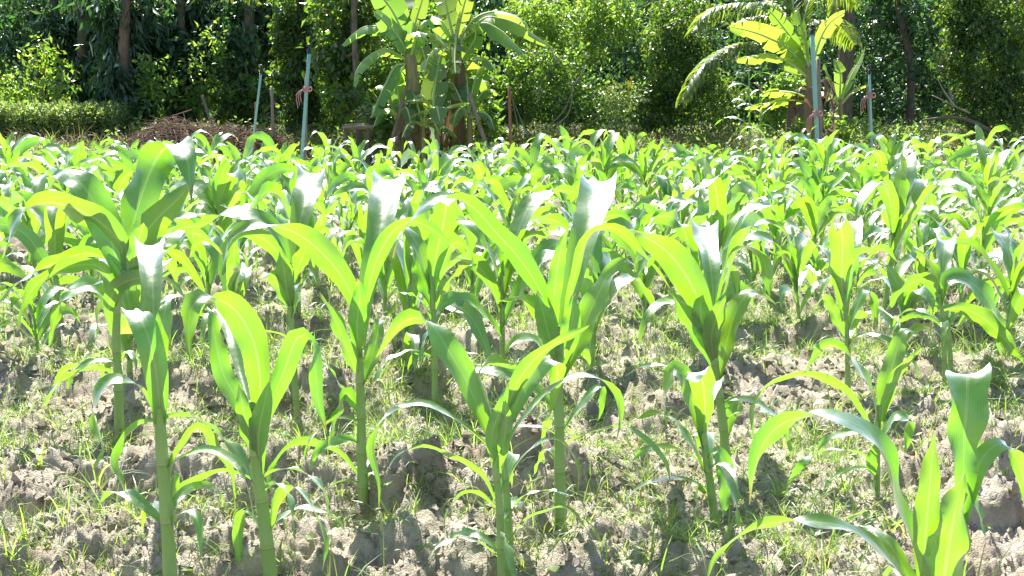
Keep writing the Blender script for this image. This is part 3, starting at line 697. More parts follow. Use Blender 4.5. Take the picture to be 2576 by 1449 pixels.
# ------------------------------------------------------------------ crumbs of broken earth
def crumbs():
    r = np.random.default_rng(44); n = 34000
    y = 1.9 * (7.0 / 1.9) ** r.uniform(0, 1, n); x = r.uniform(-1, 1, n) * (.5 * y + .3)
    k = vnoise(x * 3, y * 3, 8) + .4 * vnoise(x * 11, y * 11, 9) > r.uniform(.35, 1.0, n); x, y = x[k], y[k]; n = len(x)
    s = .0022 * np.sqrt(y) * (1 + 3.0 * r.uniform(0, 1, n) ** 6) * 1.25
    o = np.array([[1, 0, 0], [-1, 0, 0], [0, 1, 0], [0, -1, 0], [0, 0, 1], [0, 0, -1.]])
    f = np.array([[0, 2, 4], [2, 1, 4], [1, 3, 4], [3, 0, 4], [2, 0, 5], [1, 2, 5], [3, 1, 5], [0, 3, 5]])
    a = r.uniform(0, 6.283, n); ca, sa = np.cos(a)[:, None], np.sin(a)[:, None]
    P = o[None] * (s[:, None, None] * r.uniform(.6, 1.5, (n, 6, 1))) + r.normal(0, .22, (n, 6, 3)) * s[:, None, None]
    P = np.stack([P[..., 0] * ca - P[..., 1] * sa, P[..., 0] * sa + P[..., 1] * ca, P[..., 2] * .8], -1) + np.stack([x, y, ground_h(x, y) + s * .3], -1)[:, None, :]
    F = (f[None] + (np.arange(n) * 6)[:, None, None]).reshape(-1, 3)
    tag(link('crumbled_soil', mesh('crumbled_soil', P.reshape(-1, 3), F, M['soil'], smooth=False)), kind='stuff')
crumbs()
# ------------------------------------------------------------------ weeds and grass in the soil
def blades(n, xs, ys, zs, lmin, lmax, wmin, wmax, per, name, mat, label=None, spread=.9, seg=3):
    r = np.random.default_rng(n + per)
    base = np.repeat(np.stack([xs, ys, zs], 1), per, 0); k = len(base)
    base = base + np.concatenate([r.normal(0, .006, (k, 2)), np.zeros((k, 1))], 1)
    tuft = np.repeat(r.uniform(.6, 1.25, len(xs)), per)
    ln = r.uniform(lmin, lmax, k) * tuft; wd = r.uniform(wmin, wmax, k); az = r.uniform(0, 6.283, k)
    e0 = np.radians(r.uniform(50, 88, k)); de = np.radians(r.uniform(20, 120, k)) * spread
    c = base.copy(); rows = []
    L = np.stack([-np.sin(az), np.cos(az), np.zeros(k)], 1)
    tw = r.uniform(-.8, .8, k); L = L * np.cos(tw)[:, None] + np.array([0, 0, 1.0]) * np.sin(tw)[:, None]
    for i in range(seg + 1):
        s = i / seg; w_ = wd * (1 - s ** 1.6) * (.7 + .9 * s * (1 - s)) + .0003
        rows.append(np.stack([c - L * w_[:, None] / 2, c + L * w_[:, None] / 2], 1))
        e = e0 - de * (s + .5 / seg)
        c = c + (ln / seg)[:, None] * np.stack([np.cos(e) * np.cos(az), np.cos(e) * np.sin(az), np.sin(e)], 1)
    V = np.stack(rows, 1).reshape(k, -1, 3); nv = V.shape[1]
    f = np.array([[2 * i, 2 * i + 1, 2 * i + 3, 2 * i + 2] for i in range(seg)])
    F = (f[None] + (np.arange(k) * nv)[:, None, None]).reshape(-1, 4)
    return V.reshape(-1, 3), F
def scatter(n, y0, y1, dens_seed, thr):
    r = np.random.default_rng(dens_seed)
    y = np.sqrt(r.uniform(y0 ** 2, y1 ** 2, n)); x = r.uniform(-1, 1, n) * (.5 * y + .3)
    d = vnoise(x * 2.2, y * 2.2, dens_seed) * .6 + vnoise(x * 8, y * 8, dens_seed + 3) * .4 + .10 * sstep(2.8, 4.2, y)
    k = d > thr + r.uniform(-.10, .10, n)
    return x[k], y[k]
wm = MB()
for (n, y0, y1, sd, thr, l0, l1, w0, w1, per) in ((24000, 1.9, 6.0, 21, .53, .022, .07, .002, .004, 5), (6500, 1.9, 6.5, 23, .59, .06, .17, .0025, .0055, 5),
                                                (9000, 6.0, 11.8, 27, .42, .03, .10, .004, .008, 4)):
    x, y = scatter(n, y0, y1, sd, thr)
    V, F = blades(n, x, y, ground_h(x, y) - .004, l0, l1, w0, w1, per, 'w', None); wm.add(V, F)
tag(wm.build('weeds', M['weed']), kind='stuff')
def herbs():
    r = np.random.default_rng(55); mb = MB(); x, y = scatter(2600, 1.9, 6.0, 29, .56)
    for (px_, py_) in zip(x, y):                            # seedlings with a few broad leaves
        z = float(ground_h(px_, py_)); s = r.uniform(.012, .03)
        for k in range(int(r.integers(3, 6))):
            a = r.uniform(0, 6.283); u = np.array([math.cos(a), math.sin(a), r.uniform(.1, .8)]); u /= np.linalg.norm(u); v = np.array([-math.sin(a), math.cos(a), 0])
            c = np.array([px_, py_, z + .008]); mb.add([c, c + u * s * .5 + v * s * .22, c + u * s, c + u * s * .5 - v * s * .22], [[0, 1, 2, 3]])
    tag(mb.build('seedlings', M['weed']), kind='stuff')
    x, y = scatter(1600, 1.9, 6.5, 33, .5); mb = MB()
    V, F = blades(91, x, y, ground_h(x, y) + .004, .04, .14, .0015, .003, 2, 's', None, spread=.5); V = V.reshape(-1, 8, 3); V[..., 2] = V[:, :1, 2] + (V[..., 2] - V[:, :1, 2]) * .15
    mb.add(V.reshape(-1, 3), F); tag(mb.build('dry_straw', M['drygrass']), kind='stuff')
herbs()
def tuft(dx, dy, n, l0, l1, label, mat='weed', wd=.006):
    g = ground_at(dx, dy, .03); z = float(ground_h(g.x, g.y)) - .01
    V, F = blades(n + dx, np.array([g.x]), np.array([g.y]), np.array([z]), l0, l1, wd * .7, wd * 1.2, n, 't', None, seg=5)
    mb = MB(); mb.add(V, F); o = mb.build('grass_tuft', M[mat], origin=(g.x, g.y, z)); o.location = (g.x, g.y, z)
    tag(o, label, 'grass tuft', 'grass tufts between the corn plants')
tuft(1625, 1235, 14, .10, .20, 'spiky fan of grass on the soil between the two right of centre corn stalks', wd=.007)
tuft(360, 1372, 12, .10, .20, 'loose pale grass tuft left of the nearest left corn stalk')
tuft(250, 1255, 14, .08, .18, 'upright leafy grass tuft on the bank at far left of the bare soil')
tuft(100, 1225, 12, .06, .14, 'bushy low grass tuft nearest the left edge')
tuft(760, 1195, 14, .08, .16, 'grass tuft in shade between the two left of centre corn stalks')
tuft(1130, 1180, 12, .10, .20, 'slanting grass tuft left of the twin stalked corn plant')
tuft(1960, 1240, 16, .07, .15, 'dense bright grass tuft on soil at right, left of the small corn plant')
tuft(2125, 1230, 10, .08, .2, 'tall narrow grass tuft just left of the small corn plant')

# ------------------------------------------------------------------ the wood: foliage
def leaves_mb(mb, Cn, n, size, asp, spread, droop, r, m=0, up=.5):
    """n small folded leaves about each centre in Cn (k,4: x,y,z,radius)"""
    k = len(Cn); c = np.repeat(Cn, n, 0); N_ = len(c)
    off = r.normal(0, 1, (N_, 3)); off = off / np.maximum(np.linalg.norm(off, axis=1, keepdims=True), 1e-6) * (r.uniform(0, 1, (N_, 1)) ** .5)
    p = c[:, :3] + off * c[:, 3:4] * spread
    d = unit(off + r.normal(0, .7, (N_, 3)) + np.array([0, 0, -droop]))
    nrm = unit(r.normal(0, 1, (N_, 3)) + np.array([0, 0, up]))
    L = unit(np.cross(d, nrm)); nn = np.cross(L, d)
    s = size * r.uniform(.65, 1.3, N_)[:, None]; hw = s * asp * .5
    b = p; tip = p + d * s - nn * s * .12; mid = p + d * s * .45
    l = mid + L * hw + nn * hw * .35; q = mid - L * hw + nn * hw * .35
    V = np.stack([b, l, tip, q], 1).reshape(-1, 3)
    i = np.arange(N_)[:, None] * 4
    F = np.concatenate([i + [0, 1, 2, 2], i + [0, 2, 3, 3]], 0)
    mb.add(V, F, None, m)
def blob_centres(c, rad, n, r, shell=.35, rc=.22):
    """cluster centres through an ellipsoid, more of them near its surface, some left out"""
    d = unit(r.normal(0, 1, (n, 3))); q = r.uniform(shell, 1, (n, 1)) ** .6
    p = np.array(c) + d * q * np.array(rad) * (1 + .22 * np.sin(d[:, :1] * 5 + d[:, 2:] * 7 + c[0]))
    return np.concatenate([p, (rc * r.uniform(.6, 1.3, n))[:, None]], 1)
def trunk_mb(P, r0, r1, n=14, jit=.05, sides=9):
    mb = MB(); S = cr(P, n); s = np.linspace(0, 1, n)
    rad = r0 + (r1 - r0) * s + r0 * .5 * np.exp(-s * 14)
    tube(mb, S, rad, sides, jit=jit); return mb
def gz(x, y): return float(ground_h(x, y))
def tree(name, label, cat, dx, d, trunk, blobs, mat, leaf, asp, per, group=None, bark='bark', droop=.5, rc=.22, limbs=0, seed=1, spread=1.0, rad_off=True):
    """trunk: photo points (or None); blobs: (dx, dy, rx, rz, ry, n) with radii in metres"""
    r = np.random.default_rng(seed)
    base = at(dx, 300, d); base.z = gz(base.x, d)
    root = empty(name, base, label, cat, group)
    if trunk:
        P = [at(x, y, d) for x, y in trunk[0]]; P[0].z = base.z - .1; P[0].x = base.x
        tm = trunk_mb(P, trunk[1], trunk[2])
        top = np.array(P[-1])
        for b in blobs[:limbs] if limbs else []:
            c = np.array(at(b[0], b[1], d + .3)); s0 = np.array(P[len(P) // 2])
            tube(tm, cr([s0, (s0 + c) / 2 + [0, 0, -.1], c], 8), np.linspace(trunk[2] * .7, .012, 8), 6)
        tm.build('trunk', M[bark], root, origin=base)
    mb = MB()
    for (bx, by, rx, rz_, ry, n) in blobs:
        Cn = blob_centres(at(bx, by, d + ((.45 if n > 40 else -.12) if trunk and rad_off else 0)), (rx, ry, rz_), int(n * (.7 if mat == 'dark' else 1)), r, rc=rc)
        Cn = Cn[Cn[:, 2] > base.z + .02]
        leaves_mb(mb, Cn, per, leaf, asp, spread, droop, r)
    mb.build('crown' if trunk else 'foliage', M[mat], root, origin=base)
    return root
# far mass of trees that closes the view
fr_ = np.random.default_rng(3); fm_ = MB()
for k in range(46):
    x = -15 + 30 * (k % 23) / 22 + fr_.uniform(-.6, .6); y = 26.5 + (k // 23) * 3 + fr_.uniform(-1, 1)
    for (z, rr, n) in ((1.0, 1.4, 44), (3.0, 1.6, 46), (4.4, 1.0, 16)):
        Cn = blob_centres((x, y, z), (rr, rr, 1.7), n, fr_, rc=.5); leaves_mb(fm_, Cn, 22, .24, .5, 1.0, .3, fr_)
tag(fm_.build('woods', M['dark']), kind='stuff')

GT = 'tall dark trees along the wood edge'
tree('dark_tree', 'dark tree with a slanting slim trunk behind the clipped hedge at far left', 'tree', 113, 17.6, ([(112, 265), (118, 180), (132, 60), (140, -80), (150, -300)], .075, .05),
     [(50, 20, .8, .45, .6, 60), (20, 110, .45, .45, .4, 55), (150, -60, 1.3, .9, 1.0, 60), (118, 170, .22, .5, .2, 36), (150, 80, .3, .4, .3, 30)], 'dark', .16, .36, 20, GT, limbs=3, seed=11, droop=.9)
tree('dark_tree', 'dark tree with a straight brown trunk just right of the slanting one', 'tree', 205, 17.3, ([(205, 272), (206, 160), (208, 60), (212, -60), (215, -320)], .08, .06),
     [(225, 30, .62, .5, .5, 95), (205, 140, .28, .5, .3, 50), (280, -40, 1.0, .5, .8, 60), (235, 190, .25, .4, .25, 36), (200, 215, .26, .34, .25, 36), (225, 200, .35, .4, .3, 18)], 'dark', .17, .34, 20, GT, limbs=3, seed=12, droop=1.1, bark='redbark')
tree('dark_tree', 'dark tree with the thickest reddish trunk and drooping leaves, at right end of the hedge', 'tree', 312, 15.8, ([(314, 318), (312, 240), (310, 150), (315, 40), (318, -80), (330, -320)], .085, .06),
     [(325, 80, .42, .6, .4, 110), (365, 40, .4, .4, .4, 60), (290, 10, .5, .4, .5, 70), (322, 190, .25, .45, .25, 50), (290, 215, .2, .35, .2, 26), (345, 240, .14, .3, .15, 16)], 'dark', .19, .30, 20, GT, limbs=3, seed=13, droop=1.3, bark='redbark')
tree('dark_tree', 'dark tree with hanging leaf tassels behind the brown brush heap', 'tree', 460, 16.6, ([(462, 285), (458, 180), (455, 60), (450, -80), (450, -300)], .07, .05),
     [(440, 90, .34, .55, .4, 80), (420, 10, .6, .35, .5, 70), (490, 140, .22, .35, .3, 36), (465, 210, .22, .4, .22, 36), (420, 160, .16, .3, .2, 20), (530, 20, .5, .4, .4, 60)], 'dark', .18, .34, 20, GT, limbs=3, seed=14, droop=1.1)
tree('dark_tree', 'dark tree whose lit brown trunk shows between foliage, right of the brush heap', 'tree', 634, 16.5, ([(636, 310), (634, 240), (632, 170), (628, 80), (625, -60), (620, -330)], .085, .06),
     [(630, 70, .55, .55, .5, 85), (590, 110, .35, .4, .3, 40), (680, 60, .4, .5, .4, 55), (610, -30, .8, .5, .6, 70), (625, 225, .25, .38, .25, 40), (655, 290, .2, .25, .2, 16)], 'dark', .16, .36, 20, GT, limbs=2, seed=15, droop=1.1)
tree('vine_covered_tree', 'trunk wrapped in a column of small vine leaves behind the tied blue pipe', 'tree', 755, 15.3, ([(760, 345), (757, 200), (752, 80), (750, -60), (748, -300)], .09, .06),
     [(745, 20, .30, .35, .28, 80), (740, 90, .30, .40, .26, 90), (750, 170, .26, .40, .24, 80), (755, 250, .24, .35, .22, 70), (757, 315, .20, .22, .2, 40), (705, 190, .12, .2, .12, 16), (750, -150, 1.2, .9, .8, 70)], 'vine', .075, .55, 20, GT, limbs=0, seed=16, droop=.9, rc=.11, rad_off=False)
tree('slim_tree', 'slim dark trunk rising behind a low wooden trestle, left of the banana clump', 'tree', 903, 13.6, ([(904, 352), (900, 240), (893, 130), (890, 20), (888, -250)], .042, .03),
     [(880, 30, .55, .35, .4, 60), (850, 110, .4, .4, .35, 50), (900, -60, .8, .5, .6, 60), (860, 200, .28, .35, .25, 45), (900, 260, .22, .22, .2, 20)], 'vine', .11, .5, 16, GT, limbs=2, seed=17, droop=.6, rc=.16)

GS = 'leafy shrubs of the undergrowth'
BASE = ((1000, 320, .2, .14, 24), (1215, 300, .25, .25, 40), (960, 300, .2, .2, 24), (1130, 330, .3, .1, 20))
def shrub(label, dx, dy, d, rx, rz_, n, mat, leaf=.10, asp=.5, per=14, seed=1, name='shrub', extra=(), droop=.2, rc=.16, cat='shrub'):
    b = [(dx, dy, rx, rz_, rx * .8, n)] + [(x, y, a, b_, a * .8, m) for x, y, a, b_, m in extra]
    return tree(name, label, cat, dx, d, None, b, mat, leaf, asp, per, GS, seed=seed, droop=droop, rc=rc)
shrub('sunlit pale shrub filling the far left edge above the hedge', 35, 200, 20.0, .75, .55, 70, 'bright', .08, .55, 22, seed=21, extra=((110, 160, .45, .6, 40), (60, 250, .8, .2, 40)))
shrub('bright leafy sapling between the two slim trunks behind the hedge', 155, 150, 20.4, .45, .65, 55, 'mid', .16, .35, seed=22, droop=.7, extra=((140, 220, .4, .3, 24),))
shrub('bright shrub lit from behind, left of the dark hanging tassels', 395, 190, 19.4, .5, .55, 70, 'bright', .075, .6, 24, seed=23, extra=((360, 240, .4, .3, 40), (420, 250, .5, .3, 40)))
shrub('loose bright sapling with big leaves beside the grey leaning stake', 470, 215, 18.2, .45, .35, 44, 'mid', .15, .42, 12, seed=24, droop=.6, extra=((420, 260, .4, .25, 30),))
shrub('dull green thicket behind the brown brush heap', 545, 215, 19.0, .7, .6, 90, 'vine', .12, .45, seed=25, extra=((590, 150, .4, .5, 50),))
shrub('big leaved shrub at the foot of the lit brown trunk', 600, 250, 16.0, .28, .30, 36, 'vine', .12, .5, 12, seed=26, extra=((640, 300, .2, .15, 14),))
shrub('leafy shrub between the vine column and the banana clump', 840, 250, 15.4, .32, .45, 60, 'mid', .09, .55, seed=27, extra=((810, 300, .35, .15, 30), (860, 160, .35, .45, 60), (930, 130, .4, .5, 60)))
shrub('green thicket close behind the banana stems', 1120, 220, 14.8, .8, .45, 90, 'mid', .10, .55, seed=28, extra=((960, 220, .5, .5, 70), (1230, 260, .35, .4, 60), (1020, 30, .9, .5, 90)) + BASE)
shrub('light feathery tree crown above the bare branched shrub', 1420, 50, 16.2, .85, .38, 110, 'bright', .085, .35, 26, seed=29, name='feathery_tree', cat='tree', droop=.5, extra=((1330, 60, .5, .4, 70), (1530, 40, .5, .35, 60), (1400, -120, 1.2, .5, 80), (1450, 120, .5, .25, 50)))
shrub('tangled green shrub with bare pale branches, right of the red post', 1400, 240, 14.6, .55, .34, 100, 'mid', .065, .55, 18, seed=30, extra=((1310, 230, .25, .45, 60), (1480, 270, .45, .22, 60), (1370, 160, .5, .25, 60)), rc=.13)
shrub('thin shrub dotted with yellow flowers beside the dark gap', 1565, 255, 14.2, .26, .26, 40, 'hedge', .055, .5, 16, seed=31, rc=.12)
shrub('tall mound of climbing vines left of the palm', 1690, 170, 15.2, .42, .62, 170, 'vine', .06, .6, 22, seed=32, extra=((1720, 60, .5, .5, 120), (1650, 270, .3, .4, 80), (1770, 250, .5, .5, 130)), droop=.8, rc=.13, name='vine_mound')
shrub('vine bush clinging left of the yellowish banana stem', 1965, 250, 13.0, .15, .22, 50, 'bright', .045, .7, 16, seed=33, extra=((1945, 300, .16, .2, 40), (1985, 205, .16, .1, 30)), rc=.08)
shrub('dark thicket between the banana plant and the right hand trees', 2230, 200, 17.5, .9, .7, 150, 'dark', .10, .5, 20, seed=34, extra=((2130, 60, .9, .8, 110), (2300, 300, .9, .4, 80), (2380, 120, .7, .9, 110)))
shrub('low weedy bush along the field edge right of the yellowish banana', 2150, 325, 13.6, .45, .12, 50, 'mid', .055, .5, 14, seed=35, extra=((2270, 345, .3, .08, 24), (2080, 310, .2, .16, 24)), rc=.10)
shrub('tree smothered in hanging vines at the right edge', 2470, 130, 14.8, .55, .65, 230, 'vine', .065, .6, 22, seed=36, name='vine_draped_tree', cat='tree', extra=((2540, 40, .6, .5, 130), (2420, 40, .25, .5, 90), (2560, 240, .3, .5, 90), (2480, 270, .45, .35, 90), (2480, -120, 1.0, .8, 90)), droop=1.2, rc=.13)
tree('leaning_tree', 'slender leaning trunk in the dark gap at right', 'tree', 2290, 17.0, ([(2300, 330), (2292, 180), (2275, 80), (2258, 0), (2240, -200)], .06, .05),
     [(2270, -120, 1.2, .8, 1.0, 90), (2330, 20, .5, .5, .4, 40), (2210, 0, .6, .5, .5, 50)], 'dark', .13, .45, 20, None, seed=37)
shrub('deep green crown filling the gap between the two banana groups', 1600, 40, 18.5, .8, .7, 120, 'dark', .12, .45, 20, seed=38, name='dark_crown_tree', cat='tree', extra=((1540, 200, .8, .8, 90), (1850, 60, 1.2, 1.0, 130), (1900, 250, .9, .7, 90)))

shrub('airy bright sapling in front of the dark trunks at far left', 92, 185, 15.9, .24, .42, 26, 'bright', .10, .42, 10, seed=41, droop=.6, extra=((150, 215, .26, .22, 16), (120, 130, .2, .25, 10)), rc=.14)
shrub('loose sunlit shrub left of the brush heap, in front of the dark trees', 395, 225, 15.6, .30, .26, 34, 'bright', .085, .5, 12, seed=42, droop=.4, extra=((375, 165, .2, .25, 12), (355, 270, .25, .15, 18)), rc=.12)
shrub('straggling bright shrub above the brush heap', 505, 190, 15.9, .22, .34, 22, 'bright', .09, .5, 10, seed=43, droop=.5, extra=((545, 110, .16, .25, 10), (480, 250, .2, .14, 14)), rc=.13)
shrub('leafy growth hiding the feet of the big banana clump', 1000, 318, 12.95, .16, .16, 26, 'mid', .10, .5, 10, seed=45, extra=((1218, 300, .2, .24, 30), (1130, 338, .22, .08, 18), (950, 290, .16, .2, 20)), rc=.10)
shrub('bushy growth at the foot of the yellowish banana plant', 2012, 325, 12.7, .13, .14, 26, 'bright', .06, .5, 12, seed=46, extra=((2095, 322, .14, .16, 26), (2120, 345, .2, .08, 20)), rc=.08)
# hedge, lawn, ferns -------------------------------------------------
def hedge():
    r = np.random.default_rng(5); a = at(-60, 325, 15.0); b = at(305, 325, 15.0)
    z0 = gz(a.x, 15.0) - .05
    root = empty('clipped_hedge', (a.x, 15.0, z0), 'low clipped pale green hedge along the lawn at far left', 'hedge')
    mb = MB(); n = 1500
    top = at(0, 266, 14.7).z
    x = r.uniform(a.x, b.x, n); y = r.uniform(14.7, 15.5, n); z = z0 + (top - z0) * r.uniform(0, 1, n) ** .6
    Cn = np.stack([x, y, z - .03, np.full(n, .08)], 1); leaves_mb(mb, Cn, 16, .055, .45, 1.1, -.4, r)
    mb.build('foliage', M['hedge'], root, origin=(a.x, 15.0, z0))
    st = MB()
    for k in range(30):
        xx = a.x + (b.x - a.x) * (k + .5) / 30
        tube(st, [(xx, 15.1, z0), (xx + .03, 15.05, z0 + .2), (xx - .02, 15.1, top - .1)], [.012, .009, .005], 5)
    st.build('stem', M['bark'], root, origin=(a.x, 15.0, z0))
hedge()
def lawn():
    r = np.random.default_rng(6); n = 6000
    x = r.uniform(-10.5, -5.2, n); y = r.uniform(12.0, 14.9, n); k = x < -.29 * y
    x, y = x[k], y[k]
    V, F = blades(77, x, y, ground_h(x, y) - .01, .05, .12, .012, .022, 4, 'l', None, seg=2); mb = MB(); mb.add(V, F)
    tag(mb.build('grass', M['weed']), kind='stuff')
    n = 3600; x = r.uniform(-6.5, 7.5, n); y = r.uniform(11.9, 15.0, n)
    V, F = blades(78, x, y, ground_h(x, y) - .01, .12, .38, .006, .012, 7, 'l', None, seg=3); mb = MB(); mb.add(V, F)
    tag(mb.build('dry_grass', M['drygrass']), kind='stuff')
    n = 2600; x = r.uniform(-6.5, 7.5, n); y = r.uniform(11.8, 15.5, n)
    V, F = blades(79, x, y, ground_h(x, y) - .01, .08, .30, .012, .024, 6, 'l', None, seg=3); mb = MB(); mb.add(V, F)
    n = 1500; y = r.uniform(13.0, 15.6, n); x = r.uniform(-5.2, 7.2, n); Cn = np.stack([x, y, ground_h(x, y) + r.uniform(0, .22, n) * vnoise(x * 2, y * 2, 4) * 1.6, np.full(n, .09)], 1)
    leaves_mb(mb, Cn, 9, .06, .5, 1.2, -.2, r)
    tag(mb.build('undergrowth', M['weed']), kind='stuff')
lawn()
def fern(label, dx, dy, d, n, ln, mat='mid', wd=.05, seed=1, name='fern'):
    r = np.random.default_rng(seed); b = at(dx, dy, d); b.z = gz(b.x, d)
    h = at(dx, dy, d).z
    root = empty(name, b, label, 'fern', 'ferns and broad leaved herbs behind the hedge')
    mb = MB()
    for k in range(n):
        az = r.uniform(0, 6.283); e = R(r.uniform(45, 80)); L_ = ln * r.uniform(.7, 1.2); c = np.array([0, 0, 0.]); pts = [c]
        for i in range(6):
            e -= R(14); c = c + L_ / 6 * np.array([math.cos(az) * math.cos(e), math.sin(az) * math.cos(e), math.sin(e)]); pts.append(c)
        S = cr(pts, 12); T = unit(np.gradient(S, axis=0)); Lt = unit(np.cross(T, [0, 0, 1.0]))
        for i in range(3, 12):
            for sg in (-1, 1):
                q = wd * (1.3 - i / 12) * 1.8; p = S[i]; dq = unit(Lt[i] * sg + T[i] * .4)
                mb.add([p - T[i] * .012, p + dq * q * .5 - T[i] * .02, p + dq * q, p + T[i] * .012], [[0, 1, 2, 3]])
    mb.build('frond', M[mat], root); return root
fern('broad fern clump behind the hedge between the two brown trunks', 235, 262, 17.2, 16, .55, 'mid', .07, 3)
fern('smaller fern clump at the right end of the hedge', 365, 262, 17.0, 10, .42, 'bright', .07, 4)
fern('low fern patch behind the middle of the hedge', 130, 266, 17.2, 12, .40, 'mid', .06, 5)

# brush heap ----------------------------------------------------------
def heap():
    r = np.random.default_rng(8); d = 13.6; c = at(525, 345, d); c.z = gz(c.x, d)
    root = empty('brush_heap', c, 'wide heap of dry brown cut brush behind the corn at left', 'brush heap')
    mb = MB(); n = 1500
    for k in range(n):
        a = r.uniform(0, 6.283); q = r.uniform(0, 1) ** .5
        x, y = 1.25 * q * math.cos(a), .6 * q * math.sin(a)
        top = (.62 + .62 * float(vnoise(np.array(x * 2.3 + 4), np.array(y * 2 + 1), 3))) * (at(540, 296, d).z - c.z) * max(0, 1 - (x / 1.32) ** 2) ** .8 * (1 - .3 * (y / .6) ** 2)
        z = top * r.uniform(.2, 1.0) ** .5; az = r.uniform(0, 6.283); e = r.normal(0, .35); L_ = r.uniform(.12, .5)
        dv = np.array([math.cos(az) * math.cos(e), math.sin(az) * math.cos(e), math.sin(e)]) * L_ / 2; m_ = np.array([x, y, z])
        tube(mb, [m_ - dv, m_ + np.array([0, 0, .03]), m_ + dv], np.array([1, .8, .3]) * r.uniform(.002, .007), 4, cap=False)
    mb.build('twig', M['brush'], root)
    V = []; nr, na = 10, 40
    for i in range(nr + 1):
        for j in range(na):
            q = i / nr; a = j / na * 6.283; x, y = 1.3 * q * math.cos(a), .6 * q * math.sin(a)
            V.append((x, y, (.55 + .62 * float(vnoise(np.array(x * 2.3 + 4), np.array(y * 2 + 1), 3))) * (at(540, 298, d).z - c.z) * max(0, 1 - q ** 2) ** .8 * (.9 + .3 * (h2(np.array(i), np.array(j), 5) - .5)) - .03))
    F = [(i * na + j, i * na + (j + 1) % na, (i + 1) * na + (j + 1) % na, (i + 1) * na + j) for i in range(nr) for j in range(na)]
    link('litter', mesh('litter', V, F, M['brush']), root)
heap()

# ------------------------------------------------------------------ banana plants
def banana_leaf(root, org, P, wid, seed, mat, tear=.5, hang=.55, side=None, dead=False, roll=0):
    """torn blade: strips either side of a midrib, each hanging by its own angle"""
    r = np.random.default_rng(seed); n = 40; S = cr(P, n); T = unit(np.gradient(S, axis=0)); s = np.linspace(0, 1, n)
    a = S[-1] - S[0]; a = a * [1, 1, 0]; a = unit(a if np.linalg.norm(a) > .02 else np.array([1., 0, 0]))
    L0 = np.cross(a, [0, 0, 1.0]); L = unit(L0 - T * (T @ L0)[:, None]); Nn = np.cross(L, T)
    if roll:
        th = R(roll); L, Nn = L * math.cos(th) + Nn * math.sin(th), Nn * math.cos(th) - L * math.sin(th)
    prof = np.sin(np.pi * np.clip((s - .06) / .97, 0, 1) ** .8) ** .6 * wid
    mb = MB()
    for sg in (-1, 1):
        i = 3
        while i < n - 1:
            k = min(n - 1, i + int(r.integers(2, 9)) if r.uniform() < tear else i + int(r.integers(6, 14)))
            ang = hang + r.normal(0, .22 if tear < .7 else .36)
            rows = []
            for q in range(i, k + 1):
                row = []
                for e, f in enumerate((0, .5, 1.0)):
                    th = ang * (.5 + .5 * f); gap = (.018 * f * wid * 8 if q == k else 0)
                    row.append(S[q] + prof[q] * .5 * f * (sg * L[q] * math.cos(th) - Nn[q] * math.sin(th) + T[q] * .35 * f) - T[q] * gap * .7)
                rows.append(row)
            V = np.array(rows).reshape(-1, 3); m_ = k - i
            F = [(q * 3 + e, q * 3 + e + 1, (q + 1) * 3 + e + 1, (q + 1) * 3 + e) for q in range(m_) for e in range(2)]
            mb.add(V, F, None, 0); i = k
    tube(mb, S - Nn * .004, np.linspace(.020, .004, n), 6, 1)
    return mb.build('leaf', [M[mat], M['deadleaf' if dead else 'rib']], root, origin=org)
def banana(label, base, d, stem, sr, leaves, mat='banana', group=None, shaggy=6, seed=1):
    b = at(base[0], base[1], d); b.z = gz(b.x, d)
    root = empty('banana_plant', b, label, 'banana plant', group)
    P = [at(x, y, d) for x, y in stem]; P[0] = Vector((b.x, d, b.z - .05))
    mb = MB(); S = cr(P, 16); tube(mb, S, np.linspace(sr, sr * .5, 16), 12, jit=.04)
    mb.build('stem', M['pseudo'], root, origin=b)
    r = np.random.default_rng(seed)
    for k in range(shaggy):                                # dead leaf sheaths hanging along the stem
        i = int(r.integers(5, 14)); a = r.uniform(3.3, 6.1); o = np.array([math.cos(a), math.sin(a), 0]); p = S[i] + o * sr * .8; L_ = r.uniform(.25, .5)
        V, F, U = ribbon(np.array([p, p + o * .07 + [0, 0, .03], p + o * .12 - [0, 0, L_ * .4], p + o * .10 - [0, 0, L_]]), r.uniform(.06, .12), ruffle=1.0, seed=k + seed, ny=10, nx=4, curl0=.6, curl1=.6)
        link('dead_leaf', mesh('dead_leaf', V, F, M['deadleaf'], uv=U, origin=b), root)
    for k, lf in enumerate(leaves):
        pts, wd, dt = lf[:3]; kw = lf[3] if len(lf) > 3 else {}
        n = len(pts); Q = np.array([at(x, y, d + dt * (i / (n - 1))) for i, (x, y) in enumerate(pts)])
        banana_leaf(root, b, Q, wd * 1.3 * px(d), seed * 50 + k, kw.get('mat', mat), **{q: v for q, v in kw.items() if q != 'mat'})
GB = 'banana plants of the big clump'
